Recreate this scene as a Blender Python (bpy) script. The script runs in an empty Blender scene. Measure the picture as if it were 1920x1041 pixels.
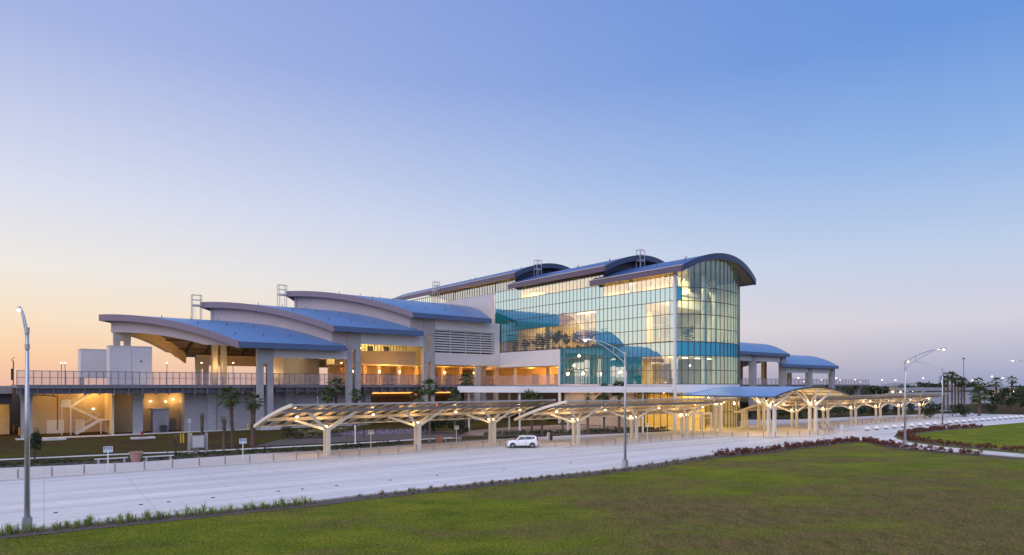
import bpy, math, random
from mathutils import Vector
random.seed(7)
S = bpy.context.scene
C = S.collection
R = math.radians
# ------------------------------------------------------------------ camera
H = 8.34            # eye height, level with the station deck
F = 1182.0          # focal length in pixels of a 1920 wide picture
HZ = 721.0          # row of the horizon
cam = bpy.data.objects.new("camera", bpy.data.cameras.new("camera"))
C.objects.link(cam)
cam.location = (0, 0, H)
cam.rotation_euler = (R(90), 0, 0)
cam.data.sensor_width = 36
cam.data.lens = 36 * F / 1920
cam.data.shift_y = (HZ - 520.5) / 1920
cam.data.clip_start = 0.5
cam.data.clip_end = 6000
S.camera = cam
# ------------------------------------------------------------------ view
S.view_settings.view_transform = 'Standard'
S.view_settings.look = 'None'
S.view_settings.exposure = 0.48
S.view_settings.gamma = 1.0
S.cycles.max_bounces = 8
S.cycles.transparent_max_bounces = 16
S.cycles.sample_clamp_indirect = 3.0
S.cycles.blur_glossy = 0.5
try:
    S.cycles.use_denoising = True
except Exception:
    pass

def lin(c):
    o = []
    for x in c[:3]:
        x = x / 255.0
        o.append(x / 12.92 if x <= 0.04045 else ((x + 0.055) / 1.055) ** 2.4)
    return (o[0], o[1], o[2], 1.0)

# ------------------------------------------------------------------ dusk sky
W = bpy.data.worlds.new("World")
S.world = W
W.use_nodes = True
nt = W.node_tree
nt.nodes.clear()
def N(t, **k):
    n = nt.nodes.new(t)
    for a, b in k.items():
        setattr(n, a, b)
    return n
L = lambda a, b: nt.links.new(a, b)
tc = N('ShaderNodeTexCoord')
sep = N('ShaderNodeSeparateXYZ'); L(tc.outputs['Generated'], sep.inputs[0])
comb = N('ShaderNodeCombineXYZ'); L(sep.outputs[0], comb.inputs[0]); L(sep.outputs[1], comb.inputs[1])
nor = N('ShaderNodeVectorMath', operation='NORMALIZE'); L(comb.outputs[0], nor.inputs[0])
dt = N('ShaderNodeVectorMath', operation='DOT_PRODUCT'); L(nor.outputs[0], dt.inputs[0])
dt.inputs[1].default_value = (math.sin(-1.48), math.cos(-1.48), 0)
mr = N('ShaderNodeMapRange'); mr.interpolation_type = 'SMOOTHSTEP'
L(dt.outputs['Value'], mr.inputs[0])
mr.inputs[1].default_value = 0.86; mr.inputs[2].default_value = -0.72
def ramp(stops):
    r = N('ShaderNodeValToRGB')
    L(sep.outputs[2], r.inputs[0])
    e = r.color_ramp.elements
    e[0].position = stops[0][0]; e[0].color = lin(stops[0][1])
    e[1].position = stops[-1][0]; e[1].color = lin(stops[-1][1])
    for p, c in stops[1:-1]:
        x = e.new(p); x.color = lin(c)
    return r
SKYL = [(0.0, (242, 190, 168)), (0.035, (253, 208, 166)), (0.085, (250, 227, 198)), (0.15, (240, 234, 227)),
        (0.25, (218, 222, 239)), (0.43, (167, 181, 228)), (0.58, (148, 166, 222)), (0.78, (160, 175, 226)), (1.0, (200, 205, 240))]
SKYR = [(0.0, (150, 160, 194)), (0.03, (178, 181, 205)), (0.085, (211, 209, 223)), (0.18, (187, 205, 233)),
        (0.30, (142, 179, 230)), (0.43, (104, 150, 220)), (0.58, (93, 139, 214)), (0.78, (140, 165, 226)), (1.0, (200, 205, 240))]
ra, rb = ramp(SKYL), ramp(SKYR)
mx = N('ShaderNodeMix', data_type='RGBA')
L(mr.outputs[0], mx.inputs[0]); L(ra.outputs[0], mx.inputs[6]); L(rb.outputs[0], mx.inputs[7])
# brighter, warmer glow round the point where the sun went down (left of the view)
g1 = N('ShaderNodeMapRange'); g1.interpolation_type = 'SMOOTHSTEP'; L(dt.outputs['Value'], g1.inputs[0])
g1.inputs[1].default_value = .70; g1.inputs[2].default_value = .93
g2_ = N('ShaderNodeMapRange'); g2_.interpolation_type = 'SMOOTHSTEP'; L(sep.outputs[2], g2_.inputs[0])
g2_.inputs[1].default_value = .55; g2_.inputs[2].default_value = .02
gm = N('ShaderNodeMath', operation='MULTIPLY'); L(g1.outputs[0], gm.inputs[0]); L(g2_.outputs[0], gm.inputs[1])
gv = N('ShaderNodeVectorMath', operation='SCALE'); gv.inputs[0].default_value = (.78, .56, .46); L(gm.outputs[0], gv.inputs['Scale'])
ga = N('ShaderNodeVectorMath', operation='ADD'); L(mx.outputs[2], ga.inputs[0]); L(gv.outputs[0], ga.inputs[1])
bg = N('ShaderNodeBackground'); L(ga.outputs[0], bg.inputs[0]); bg.inputs[1].default_value = 0.72
wo = N('ShaderNodeOutputWorld'); L(bg.outputs[0], wo.inputs[0])
# the last twilight, a very broad soft light from high behind the camera
sun = bpy.data.objects.new("sun", bpy.data.lights.new("sun", 'SUN'))
C.objects.link(sun)
sun.data.energy = 1.2
sun.data.angle = R(70)
sun.data.color = (1.0, 0.93, 0.98)
sun.rotation_euler = Vector((0.25, 0.75, -0.75)).to_track_quat('-Z', 'Y').to_euler()

def lamp(name, loc, power, col=(1, .68, .34), r=.15, parent=None, typ='POINT', size=None, rot=None):
    d = bpy.data.lights.new(name, typ)
    d.energy = power; d.color = col
    if typ == 'POINT':
        d.shadow_soft_size = r
    else:
        d.shape = 'RECTANGLE'; d.size, d.size_y = size
    o = bpy.data.objects.new(name, d)
    C.objects.link(o); o.location = loc
    if rot: o.rotation_euler = rot
    if parent: o.parent = parent
    return o

# ------------------------------------------------------------------ helpers
def G(px, py):
    "ground point measured in the photograph"
    Y = F * H / (py - HZ)
    return Vector(((px - 960) / F * Y, Y))

class MB:
    def __init__(s):
        s.v = []; s.f = []
    def add(s, vs, fs):
        n = len(s.v)
        s.v += [tuple(p) for p in vs]
        s.f += [tuple(i + n for i in f) for f in fs]
        return s
    def box(s, x0, x1, y0, y1, z0, z1):
        return s.add([(x0, y0, z0), (x1, y0, z0), (x1, y1, z0), (x0, y1, z0), (x0, y0, z1), (x1, y0, z1), (x1, y1, z1), (x0, y1, z1)],
                     [(0, 3, 2, 1), (4, 5, 6, 7), (0, 1, 5, 4), (1, 2, 6, 5), (2, 3, 7, 6), (3, 0, 4, 7)])
    def bar(s, p, q, w, h=None):
        h = h or w
        p, q = Vector(p), Vector(q)
        d = (q - p).normalized()
        up = Vector((0, 0, 1)) if abs(d.z) < .98 else Vector((0, 1, 0))
        a = d.cross(up).normalized() * w / 2
        b = a.cross(d).normalized() * h / 2
        vs = [p - a - b, p + a - b, p + a + b, p - a + b, q - a - b, q + a - b, q + a + b, q - a + b]
        return s.add(vs, [(0, 3, 2, 1), (4, 5, 6, 7), (0, 1, 5, 4), (1, 2, 6, 5), (2, 3, 7, 6), (3, 0, 4, 7)])
    def tube(s, p, q, r0, r1=None, n=10, cap=True):
        r1 = r0 if r1 is None else r1
        p, q = Vector(p), Vector(q)
        d = (q - p).normalized()
        up = Vector((0, 0, 1)) if abs(d.z) < .98 else Vector((0, 1, 0))
        a = d.cross(up).normalized(); b = a.cross(d).normalized()
        vs = []
        for c, r in ((p, r0), (q, r1)):
            for i in range(n):
                t = 2 * math.pi * i / n
                vs.append(c + a * math.cos(t) * r + b * math.sin(t) * r)
        fs = [(i, (i + 1) % n, n + (i + 1) % n, n + i) for i in range(n)]
        if cap:
            fs += [tuple(range(n - 1, -1, -1)), tuple(range(n, 2 * n))]
        return s.add(vs, fs)
    def path(s, pts, r, n=8):
        for i in range(len(pts) - 1):
            r0 = r[i] if isinstance(r, (list, tuple)) else r
            r1 = r[i + 1] if isinstance(r, (list, tuple)) else r
            s.tube(pts[i], pts[i + 1], r0, r1, n)
        return s
    def prism(s, poly, z0, z1):
        n = len(poly)
        vs = [(p[0], p[1], z0) for p in poly] + [(p[0], p[1], z1) for p in poly]
        fs = [(i, (i + 1) % n, n + (i + 1) % n, n + i) for i in range(n)]
        return s.add(vs, fs + [tuple(range(n - 1, -1, -1)), tuple(range(n, 2 * n))])
    def sheet(s, poly, z):
        return s.add([(p[0], p[1], z) for p in poly], [tuple(range(len(poly)))])
    def lathe(s, prof, n=16, c=(0, 0, 0)):
        vs = []
        for r, z in prof:
            for i in range(n):
                t = 2 * math.pi * i / n
                vs.append((c[0] + r * math.cos(t), c[1] + r * math.sin(t), c[2] + z))
        fs = []
        for k in range(len(prof) - 1):
            for i in range(n):
                fs.append((k * n + i, k * n + (i + 1) % n, (k + 1) * n + (i + 1) % n, (k + 1) * n + i))
        fs += [tuple(range(n - 1, -1, -1)), tuple(range((len(prof) - 1) * n, len(prof) * n))]
        return s.add(vs, fs)
    def shell(s, A, B, top, th):
        """A, B: plan points of the two long edges; top(x,y)->z ; closed slab of thickness th"""
        n = len(A); vs = []
        for P in (A, B):
            for (x, y) in P:
                vs.append((x, y, top(x, y)))
        for P in (A, B):
            for (x, y) in P:
                vs.append((x, y, top(x, y) - th))
        fs = []
        for i in range(n - 1):
            fs.append((i, i + 1, n + i + 1, n + i))
            fs.append((2 * n + i, 3 * n + i, 3 * n + i + 1, 2 * n + i + 1))
            fs.append((i, 2 * n + i, 2 * n + i + 1, i + 1))
            fs.append((n + i, n + i + 1, 3 * n + i + 1, 3 * n + i))
        fs.append((0, n, 3 * n, 2 * n)); fs.append((n - 1, 3 * n - 1, 4 * n - 1, 2 * n - 1))
        return s.add(vs, fs)
    def ribbon(s, pts, lo, hi, off):
        """standing wall along plan points between heights lo[i], hi[i]; off = thickness vector"""
        n = len(pts); vs = []
        for dx, dy in ((0, 0), off):
            for i, p in enumerate(pts):
                vs.append((p[0] + dx, p[1] + dy, lo[i]))
            for i, p in enumerate(pts):
                vs.append((p[0] + dx, p[1] + dy, hi[i]))
        fs = []
        for i in range(n - 1):
            fs.append((i, i + 1, n + i + 1, n + i))
            fs.append((2 * n + i, 3 * n + i, 3 * n + i + 1, 2 * n + i + 1))
            fs.append((n + i, n + i + 1, 3 * n + i + 1, 3 * n + i))
            fs.append((i, 2 * n + i, 2 * n + i + 1, i + 1))
        fs.append((0, n, 3 * n, 2 * n)); fs.append((n - 1, 3 * n - 1, 4 * n - 1, 2 * n - 1))
        return s.add(vs, fs)
    def mesh(s, name, m, smooth=False):
        me = bpy.data.meshes.new(name)
        me.from_pydata(s.v, [], s.f)
        me.materials.append(m)
        me.update()
        if smooth:
            me.polygons.foreach_set('use_smooth', [True] * len(me.polygons))
        return me
    def build(s, name, m, parent=None, smooth=False, label=None):
        o = bpy.data.objects.new(name, s.mesh(name, m, smooth))
        C.objects.link(o)
        if parent: o.parent = parent
        if label: o['label'] = label
        return o

def tag(o, label, cat, group=None):
    o['label'] = label; o['category'] = cat
    if group: o['group'] = group
    return o
def thing(name, label, cat, loc=(0, 0, 0), rz=0.0, group=None):
    o = bpy.data.objects.new(name, None)
    o.empty_display_size = .3
    C.objects.link(o)
    o.location = loc; o.rotation_euler = (0, 0, rz)
    return tag(o, label, cat, group)
def dup(o, loc, rz=None, label=None, group=None, scale=None):
    def cp(x, par):
        c = x.copy(); C.objects.link(c)
        if par is not None: c.parent = par
        for ch in list(x.children): cp(ch, c)
        return c
    r = cp(o, None)
    r.location = loc
    if rz is not None: r.rotation_euler = (0, 0, rz)
    if label: r['label'] = label
    if group: r['group'] = group
    if scale: r.scale = (scale,) * 3 if not isinstance(scale, (tuple, list)) else scale
    return r
def struct(name, mb, m):
    o = mb.build(name, m); o['kind'] = 'structure'
    return o

# ------------------------------------------------------------------ materials
def mat(name, col, rough=.6, metal=0.0, var=.12, scale=1.5, bump=0.0, bscale=20, spec=.5, stretch=None, col2=None, coat=0):
    m = bpy.data.materials.new(name); m.use_nodes = True
    t = m.node_tree; b = t.nodes['Principled BSDF']
    b.inputs['Roughness'].default_value = rough
    b.inputs['Metallic'].default_value = metal
    b.inputs['Specular IOR Level'].default_value = spec
    if coat: b.inputs['Coat Weight'].default_value = coat
    c = t.nodes.new('ShaderNodeTexCoord')
    src = c.outputs['Object']
    if stretch:
        mp = t.nodes.new('ShaderNodeMapping'); mp.inputs['Scale'].default_value = stretch
        t.links.new(src, mp.inputs[0]); src = mp.outputs[0]
    n = t.nodes.new('ShaderNodeTexNoise'); n.inputs['Scale'].default_value = scale
    n.inputs['Detail'].default_value = 6; n.inputs['Roughness'].default_value = .65
    t.links.new(src, n.inputs['Vector'])
    r = t.nodes.new('ShaderNodeValToRGB'); t.links.new(n.outputs[0], r.inputs[0])
    e = r.color_ramp.elements
    e[0].position = .3; e[1].position = .7
    c2 = col2 or tuple(min(1, x * (1 + var)) for x in col)
    c1 = col if col2 else tuple(x * (1 - var) for x in col)
    e[0].color = (*c1, 1); e[1].color = (*c2, 1)
    t.links.new(r.outputs[0], b.inputs['Base Color'])
    if bump:
        n2 = t.nodes.new('ShaderNodeTexNoise'); n2.inputs['Scale'].default_value = bscale; n2.inputs['Detail'].default_value = 4
        t.links.new(src, n2.inputs['Vector'])
        bp = t.nodes.new('ShaderNodeBump'); bp.inputs['Strength'].default_value = bump
        t.links.new(n2.outputs[0], bp.inputs['Height']); t.links.new(bp.outputs[0], b.inputs['Normal'])
    return m
def seam(name, col, axis, pitch, rough=.4, metal=0.0, depth=.35, spec=.5, groove=.75):
    "painted sheet metal with raised seams across one axis of the object"
    m = mat(name, col, rough, metal, .06, .25, spec=spec)
    t = m.node_tree; b = t.nodes['Principled BSDF']
    c = t.nodes.new('ShaderNodeTexCoord'); sp = t.nodes.new('ShaderNodeSeparateXYZ')
    t.links.new(c.outputs['Object'], sp.inputs[0])
    d = t.nodes.new('ShaderNodeMath'); d.operation = 'DIVIDE'; d.inputs[1].default_value = pitch
    t.links.new(sp.outputs[axis], d.inputs[0])
    fr = t.nodes.new('ShaderNodeMath'); fr.operation = 'FRACT'; t.links.new(d.outputs[0], fr.inputs[0])
    pk = t.nodes.new('ShaderNodeMath'); pk.operation = 'PINGPONG'; pk.inputs[1].default_value = .5
    t.links.new(fr.outputs[0], pk.inputs[0])
    ss = t.nodes.new('ShaderNodeMapRange'); ss.inputs[1].default_value = .03; ss.inputs[2].default_value = .16
    t.links.new(pk.outputs[0], ss.inputs[0])
    bp = t.nodes.new('ShaderNodeBump'); bp.inputs['Strength'].default_value = depth; bp.inputs['Distance'].default_value = .06
    bp.invert = True
    t.links.new(ss.outputs[0], bp.inputs['Height']); t.links.new(bp.outputs[0], b.inputs['Normal'])
    rr = b.inputs['Base Color'].links[0].from_socket
    mm = t.nodes.new('ShaderNodeMix'); mm.data_type = 'RGBA'
    t.links.new(ss.outputs[0], mm.inputs[0])
    mu = t.nodes.new('ShaderNodeMix'); mu.data_type = 'RGBA'; mu.blend_type = 'MULTIPLY'; mu.inputs[0].default_value = 1
    t.links.new(rr, mu.inputs[6]); mu.inputs[7].default_value = (groove, groove, groove, 1)
    t.links.new(mu.outputs[2], mm.inputs[6]); t.links.new(rr, mm.inputs[7])
    t.links.new(mm.outputs[2], b.inputs['Base Color'])
    return m
def emis(name, col, st):
    m = bpy.data.materials.new(name); m.use_nodes = True
    b = m.node_tree.nodes['Principled BSDF']
    b.inputs['Base Color'].default_value = (*col, 1)
    b.inputs['Emission Color'].default_value = (*col, 1); b.inputs['Emission Strength'].default_value = st
    return m
def glassmat(name, body, refl, tint, fac, opaque):
    m = bpy.data.materials.new(name); m.use_nodes = True
    t = m.node_tree; t.nodes.clear()
    o = t.nodes.new('ShaderNodeOutputMaterial'); mixn = t.nodes.new('ShaderNodeMixShader')
    g = t.nodes.new('ShaderNodeBsdfGlossy'); g.inputs['Color'].default_value = (*refl, 1); g.inputs['Roughness'].default_value = .012
    if opaque:
        a = t.nodes.new('ShaderNodeBsdfDiffuse'); a.inputs['Color'].default_value = (*body, 1)
    else:
        a = t.nodes.new('ShaderNodeBsdfTransparent'); a.inputs['Color'].default_value = (*tint, 1)
    fr = t.nodes.new('ShaderNodeLayerWeight'); fr.inputs['Blend'].default_value = .22
    mr_ = t.nodes.new('ShaderNodeMapRange'); mr_.inputs[3].default_value = fac; mr_.inputs[4].default_value = .95
    t.links.new(fr.outputs['Fresnel'], mr_.inputs[0]); t.links.new(mr_.outputs[0], mixn.inputs[0])
    t.links.new(a.outputs[0], mixn.inputs[1]); t.links.new(g.outputs[0], mixn.inputs[2])
    t.links.new(mixn.outputs[0], o.inputs[0])
    return m
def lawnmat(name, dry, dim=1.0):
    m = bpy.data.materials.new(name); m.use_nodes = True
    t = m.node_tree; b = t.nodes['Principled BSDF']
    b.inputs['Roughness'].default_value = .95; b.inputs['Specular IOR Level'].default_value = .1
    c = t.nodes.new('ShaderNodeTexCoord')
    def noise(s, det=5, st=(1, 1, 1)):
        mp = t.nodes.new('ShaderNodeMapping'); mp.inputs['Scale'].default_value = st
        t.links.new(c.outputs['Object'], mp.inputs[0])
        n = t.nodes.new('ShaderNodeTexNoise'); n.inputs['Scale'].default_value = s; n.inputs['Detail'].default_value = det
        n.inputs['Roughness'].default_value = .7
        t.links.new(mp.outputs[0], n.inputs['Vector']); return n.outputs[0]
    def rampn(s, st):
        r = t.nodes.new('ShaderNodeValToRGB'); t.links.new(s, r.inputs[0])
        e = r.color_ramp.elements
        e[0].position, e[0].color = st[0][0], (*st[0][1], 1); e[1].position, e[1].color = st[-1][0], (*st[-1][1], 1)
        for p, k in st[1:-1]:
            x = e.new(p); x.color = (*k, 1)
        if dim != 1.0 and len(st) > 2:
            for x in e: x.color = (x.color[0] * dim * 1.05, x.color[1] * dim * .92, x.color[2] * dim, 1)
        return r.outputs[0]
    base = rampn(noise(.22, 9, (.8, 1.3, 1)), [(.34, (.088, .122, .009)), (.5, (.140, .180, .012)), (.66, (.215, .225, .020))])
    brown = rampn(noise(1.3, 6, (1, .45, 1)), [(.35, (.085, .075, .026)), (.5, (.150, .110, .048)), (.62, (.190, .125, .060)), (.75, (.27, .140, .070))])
    fine = rampn(noise(5.5, 12, (1.3, .8, 1)), [(.34, (.36, .38, .40)), (.66, (1.62, 1.55, 1.4))])
    sx = t.nodes.new('ShaderNodeSeparateXYZ'); t.links.new(c.outputs['Object'], sx.inputs[0])
    mx1 = t.nodes.new('ShaderNodeMapRange'); mx1.interpolation_type = 'SMOOTHSTEP'; mx1.inputs[1].default_value = -4; mx1.inputs[2].default_value = 12
    mx1.inputs[3].default_value = -.05; mx1.inputs[4].default_value = .085; t.links.new(sx.outputs[0], mx1.inputs[0])
    mx2 = t.nodes.new('ShaderNodeMapRange'); mx2.interpolation_type = 'SMOOTHSTEP'; mx2.inputs[1].default_value = 58; mx2.inputs[2].default_value = 44
    t.links.new(sx.outputs[1], mx2.inputs[0])
    mm1 = t.nodes.new('ShaderNodeMath'); mm1.operation = 'MULTIPLY_ADD'; t.links.new(mx1.outputs[0], mm1.inputs[0]); t.links.new(mx2.outputs[0], mm1.inputs[1]); t.links.new(noise(.11, 9, (.7, 1.2, 1)), mm1.inputs[2])
    k = rampn(mm1.outputs[0], dry)
    a = t.nodes.new('ShaderNodeMix'); a.data_type = 'RGBA'; t.links.new(k, a.inputs[0]); t.links.new(base, a.inputs[6]); t.links.new(brown, a.inputs[7])
    d = t.nodes.new('ShaderNodeMix'); d.data_type = 'RGBA'; d.blend_type = 'MULTIPLY'; d.inputs[0].default_value = 1
    t.links.new(a.outputs[2], d.inputs[6]); t.links.new(fine, d.inputs[7]); t.links.new(d.outputs[2], b.inputs['Base Color'])
    bp = t.nodes.new('ShaderNodeBump'); bp.inputs['Strength'].default_value = .9; bp.inputs['Distance'].default_value = .12
    t.links.new(noise(7.0, 6), bp.inputs['Height']); t.links.new(bp.outputs[0], b.inputs['Normal'])
    return m
def slabmat(name, col, joint, ang, rough=.75, stain=.17):
    "concrete with sawn joints, laid out at an angle, and long faint stains along the traffic"
    m = bpy.data.materials.new(name); m.use_nodes = True
    t = m.node_tree; b = t.nodes['Principled BSDF']; b.inputs['Roughness'].default_value = rough
    b.inputs['Specular IOR Level'].default_value = .35
    c = t.nodes.new('ShaderNodeTexCoord'); mp = t.nodes.new('ShaderNodeMapping'); mp.vector_type = 'POINT'
    mp.inputs['Rotation'].default_value = (0, 0, -ang); t.links.new(c.outputs['Object'], mp.inputs[0])
    sp = t.nodes.new('ShaderNodeSeparateXYZ'); t.links.new(mp.outputs[0], sp.inputs[0])
    def lines(ax, pitch, w):
        d = t.nodes.new('ShaderNodeMath'); d.operation = 'PINGPONG'; d.inputs[1].default_value = pitch / 2
        t.links.new(sp.outputs[ax], d.inputs[0])
        g = t.nodes.new('ShaderNodeMath'); g.operation = 'GREATER_THAN'; g.inputs[1].default_value = w
        t.links.new(d.outputs[0], g.inputs[0]); return g.outputs[0]
    j = t.nodes.new('ShaderNodeMath'); j.operation = 'MULTIPLY'
    t.links.new(lines(0, joint[0], joint[2]), j.inputs[0]); t.links.new(lines(1, joint[1], joint[2]), j.inputs[1])
    def nz(scale, st, lo, hi):
        m2 = t.nodes.new('ShaderNodeMapping'); m2.inputs['Scale'].default_value = st; t.links.new(mp.outputs[0], m2.inputs[0])
        n = t.nodes.new('ShaderNodeTexNoise'); n.inputs['Scale'].default_value = scale; n.inputs['Detail'].default_value = 7; n.inputs['Roughness'].default_value = .65
        t.links.new(m2.outputs[0], n.inputs['Vector'])
        q = t.nodes.new('ShaderNodeMapRange'); q.inputs[1].default_value = .3; q.inputs[2].default_value = .7
        q.inputs[3].default_value = lo; q.inputs[4].default_value = hi; t.links.new(n.outputs[0], q.inputs[0]); return q.outputs[0]
    s1 = nz(.45, (.05, 1.0, 1), 1 - stain * 1.5, 1 + stain); s2 = nz(3.0, (.4, 1, 1), 1 - stain * .5, 1 + stain * .5); s3 = nz(.05, (1, 1, 1), .92, 1.06)
    def mul(a_, b_):
        k = t.nodes.new('ShaderNodeMath'); k.operation = 'MULTIPLY'; t.links.new(a_, k.inputs[0]); t.links.new(b_, k.inputs[1]); return k.outputs[0]
    q = t.nodes.new('ShaderNodeMapRange'); q.inputs[3].default_value = .78; q.inputs[4].default_value = 1; t.links.new(j.outputs[0], q.inputs[0])
    tot = mul(mul(s1, s2), mul(s3, q.outputs[0]))
    vm = t.nodes.new('ShaderNodeVectorMath'); vm.operation = 'SCALE'; vm.inputs[0].default_value = col; t.links.new(tot, vm.inputs['Scale'])
    t.links.new(vm.outputs[0], b.inputs['Base Color'])
    return m

AD = math.atan2(.596, .803)       # run of the canopies and of the kerb
AU = math.atan2(.634, .773)       # run of the station
M = dict(
    lawn=lawnmat('lawn', [(.43, (.0, .0, .0)), (.60, (.9, .9, .9))]),
    lawnb=lawnmat('lawn_dry_dimmed', [(.36, (0, 0, 0)), (.56, (1, 1, 1))], .42),  # drier grass, with the shade over the back lawn darkened into its colour
    lawn2=lawnmat('lawn_fresh', [(.66, (0, 0, 0)), (.9, (.6, .6, .6))]),
    road=slabmat('road_concrete', (.64, .625, .61), (6.0, 4.6, .035), AD),
    plaza=slabmat('plaza_concrete', (.57, .53, .49), (1.6, 1.6, .02), AD, stain=.08),
    walk=slabmat('walk_concrete', (.58, .57, .56), (1.8, 40, .02), AD, stain=.08),
    kerb=mat('kerb', (.50, .48, .46), .8, var=.15, scale=3),
    mulch=mat('mulch', (.10, .078, .070), .95, var=.6, scale=9, bump=.8, bscale=25),
    conc=mat('concrete', (.36, .36, .38), .8, var=.14, scale=.8, bump=.1),
    concd=mat('concrete_dark', (.27, .26, .27), .8, var=.15, scale=1.2, bump=.1),
    pale=mat('pale_panel', (.58, .56, .58), .55, var=.05, scale=.4),
    white=mat('white_paint', (.74, .73, .74), .45, var=.04, scale=.6),
    cream=mat('cream_paint', (.72, .66, .55), .45, var=.05, scale=2),
    creamroof=seam('cream_deck', (.50, .41, .26), 0, .3, .5),
    roof=seam('blue_metal_roof', (.090, .210, .42), 0, .85, .34, .0, .5, .6, .58),
    roofd=seam('deep_blue_roof', (.045, .105, .30), 1, 1.05, .32, .0, .4, .6, .5),
    fascia=mat('mauve_fascia', (.20, .165, .225), .5, var=.05, scale=.4),
    fasciab=mat('blue_fascia', (.075, .125, .25), .45, var=.06, scale=.4),
    fasciad=mat('navy_fascia', (.035, .050, .115), .4, var=.06, scale=.4),
    clad=seam('mauve_cladding', (.46, .40, .44), 1, .45, .6, 0, .2, .4, .9),
    cladv=seam('pale_cladding', (.60, .60, .64), 0, .6, .5, 0, .2, .4, .92),
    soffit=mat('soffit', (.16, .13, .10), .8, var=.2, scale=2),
    steel=mat('dark_steel', (.045, .045, .05), .6, var=.2),
    rail=mat('rail_metal', (.20, .19, .24), .45, .3, .1),
    alu=mat('galvanised', (.50, .50, .53), .38, .75, .08, 2),
    mull=mat('mullion', (.10, .09, .11), .4, .4, .1),
    louv=mat('louvre', (.56, .55, .58), .5, var=.06),
    black=mat('black', (.012, .012, .014), .6, var=.3),
    inwall=mat('warm_wall', (.80, .64, .40), .8, var=.10, scale=.5),
    infloor=mat('inside_floor', (.45, .38, .30), .5, var=.15),
    tan=mat('tan_wall', (.52, .42, .30), .8, var=.07, scale=.6),
    block=seam('grey_block', (.34, .33, .36), 2, .62, .85, 0, .1, .3, .94),
    ctan=mat('warm_concrete', (.50, .42, .33), .8, var=.1),
    solar=mat('solar_panel', (.055, .055, .065), .35, var=.15, scale=3),
    yellow=mat('yellow_paint', (.75, .48, .02), .5, var=.08),
    red=mat('red_paint', (.45, .03, .02), .5, var=.1),
    navy=mat('sign_blue', (.02, .05, .22), .5, var=.05),
    teal=mat('sign_teal', (.25, .55, .6), .5, var=.05),
    wood=mat('bollard_bronze', (.33, .26, .25), .5, .3, .1),
    terra=mat('planter_clay', (.36, .20, .17), .7, var=.1, scale=4),
    trunk=mat('palm_trunk', (.13, .085, .06), .95, var=.45, scale=9, bump=.8, bscale=16),
    bark=mat('bark', (.09, .065, .05), .95, var=.4, scale=9, bump=.6),
    frond=mat('palm_frond', (.040, .065, .018), .6, col2=(.095, .120, .035), scale=1.8),
    leaf=mat('leaf', (.024, .045, .012), .7, col2=(.075, .110, .030), scale=2.2),
    leafd=mat('dark_leaf', (.018, .030, .012), .7, col2=(.05, .07, .025), scale=1.5),
    redleaf=mat('red_leaf', (.060, .018, .010), .7, col2=(.22, .066, .032), scale=4),
    grass=mat('grass_tuft', (.15, .21, .03), .7, col2=(.34, .38, .09), scale=3),
    eband=mat('eave_mauve', (.120, .095, .150), .5, var=.05, scale=.4),
    straw=mat('straw_tuft', (.14, .115, .05), .8, col2=(.32, .27, .12), scale=3),
    lilac=mat('lilac_flower', (.22, .17, .30), .8, col2=(.40, .34, .48), scale=5),
    carp=mat('white_car_paint', (.80, .80, .83), .22, var=.01, coat=.6),
    tyre=mat('tyre', (.015, .015, .016), .85, var=.2),
    cglass=mat('car_glass', (.010, .018, .022), .05, var=.1, spec=.8),
    vision=glassmat('vision_glass', None, (.78, .90, .98), (.80, .84, .70), .44, False),
    bowglass=glassmat('bow_glass', None, (.60, .90, 1.0), (.66, .84, .82), .20, False),
    spand=glassmat('spandrel_glass', (.0, .32, .36), (.66, .84, .92), None, .56, True),
    spandb=glassmat('blue_spandrel_glass', (.0, .27, .42), (.35, .80, .92), None, .20, True),
    lglass=glassmat('lobby_glass', None, (.9, .95, .9), (.85, .85, .65), .10, False),
    glow=emis('lamp_glow', (1, .72, .38), 9),
    glowfar=emis('far_lamp_glow', (1, .70, .40), 5),
    paver=mat('warm_paver', (.34, .235, .18), .85, var=.14, scale=1.2),
    tealw=mat('inner_teal_window', (.02, .20, .23), .3, var=.08),
    glowstrip=emis('ceiling_strip', (1, .80, .5), 4),
    glowamb=emis('amber_strip', (1, .42, .10), 1.6),
    glowred=emis('red_lamp', (1, .12, .04), 3),
)
_m = bpy.data.materials.new('wire_mesh'); _m.use_nodes = True
_t = _m.node_tree; _b = _t.nodes['Principled BSDF']; _b.inputs['Base Color'].default_value = (.60, .50, .52, 1); _b.inputs['Alpha'].default_value = .22
M['mesh'] = _m
# ================================================================== GROUND
def GP(l): return [G(*p) for p in l]
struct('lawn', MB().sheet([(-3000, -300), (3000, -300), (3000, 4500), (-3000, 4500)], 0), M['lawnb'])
near_edge = [(-300, 1034), (0, 1000), (300, 970), (580, 942), (670, 931), (920, 905), (1170, 879), (1330, 855), (1460, 841), (1545, 831), (1590, 826.5), (1625, 827), (1655, 831), (1700, 841), (1780, 848), (1850, 853), (1925, 859), (2250, 884)]
struct('front_lawn', MB().sheet([(-60, -20), (160, -20)] + [q for q in GP(list(reversed(near_edge)))], .003), M['lawn'])
far_side = [(2250, 766), (1925, 778), (1830, 776), (1565, 797), (1240, 812), (930, 826), (480, 855), (0, 882), (-300, 902)]
struct('road', MB().sheet(GP(near_edge + far_side), .004), M['road'])
kerb_pl = [(-300, 923.6), (0, 903), (500, 868.6), (930, 839.6), (985, 838.5), (1060, 840), (1140, 837), (1215, 830.8), (1290, 824.5), (1340, 821.2), (1440, 821.6), (1515, 819), (1552, 816), (1566, 812.5), (1560, 809), (1535, 806), (1560, 804.5), (1600, 800), (1640, 795.5), (1700, 790), (1765, 785), (1825, 780)]
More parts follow.
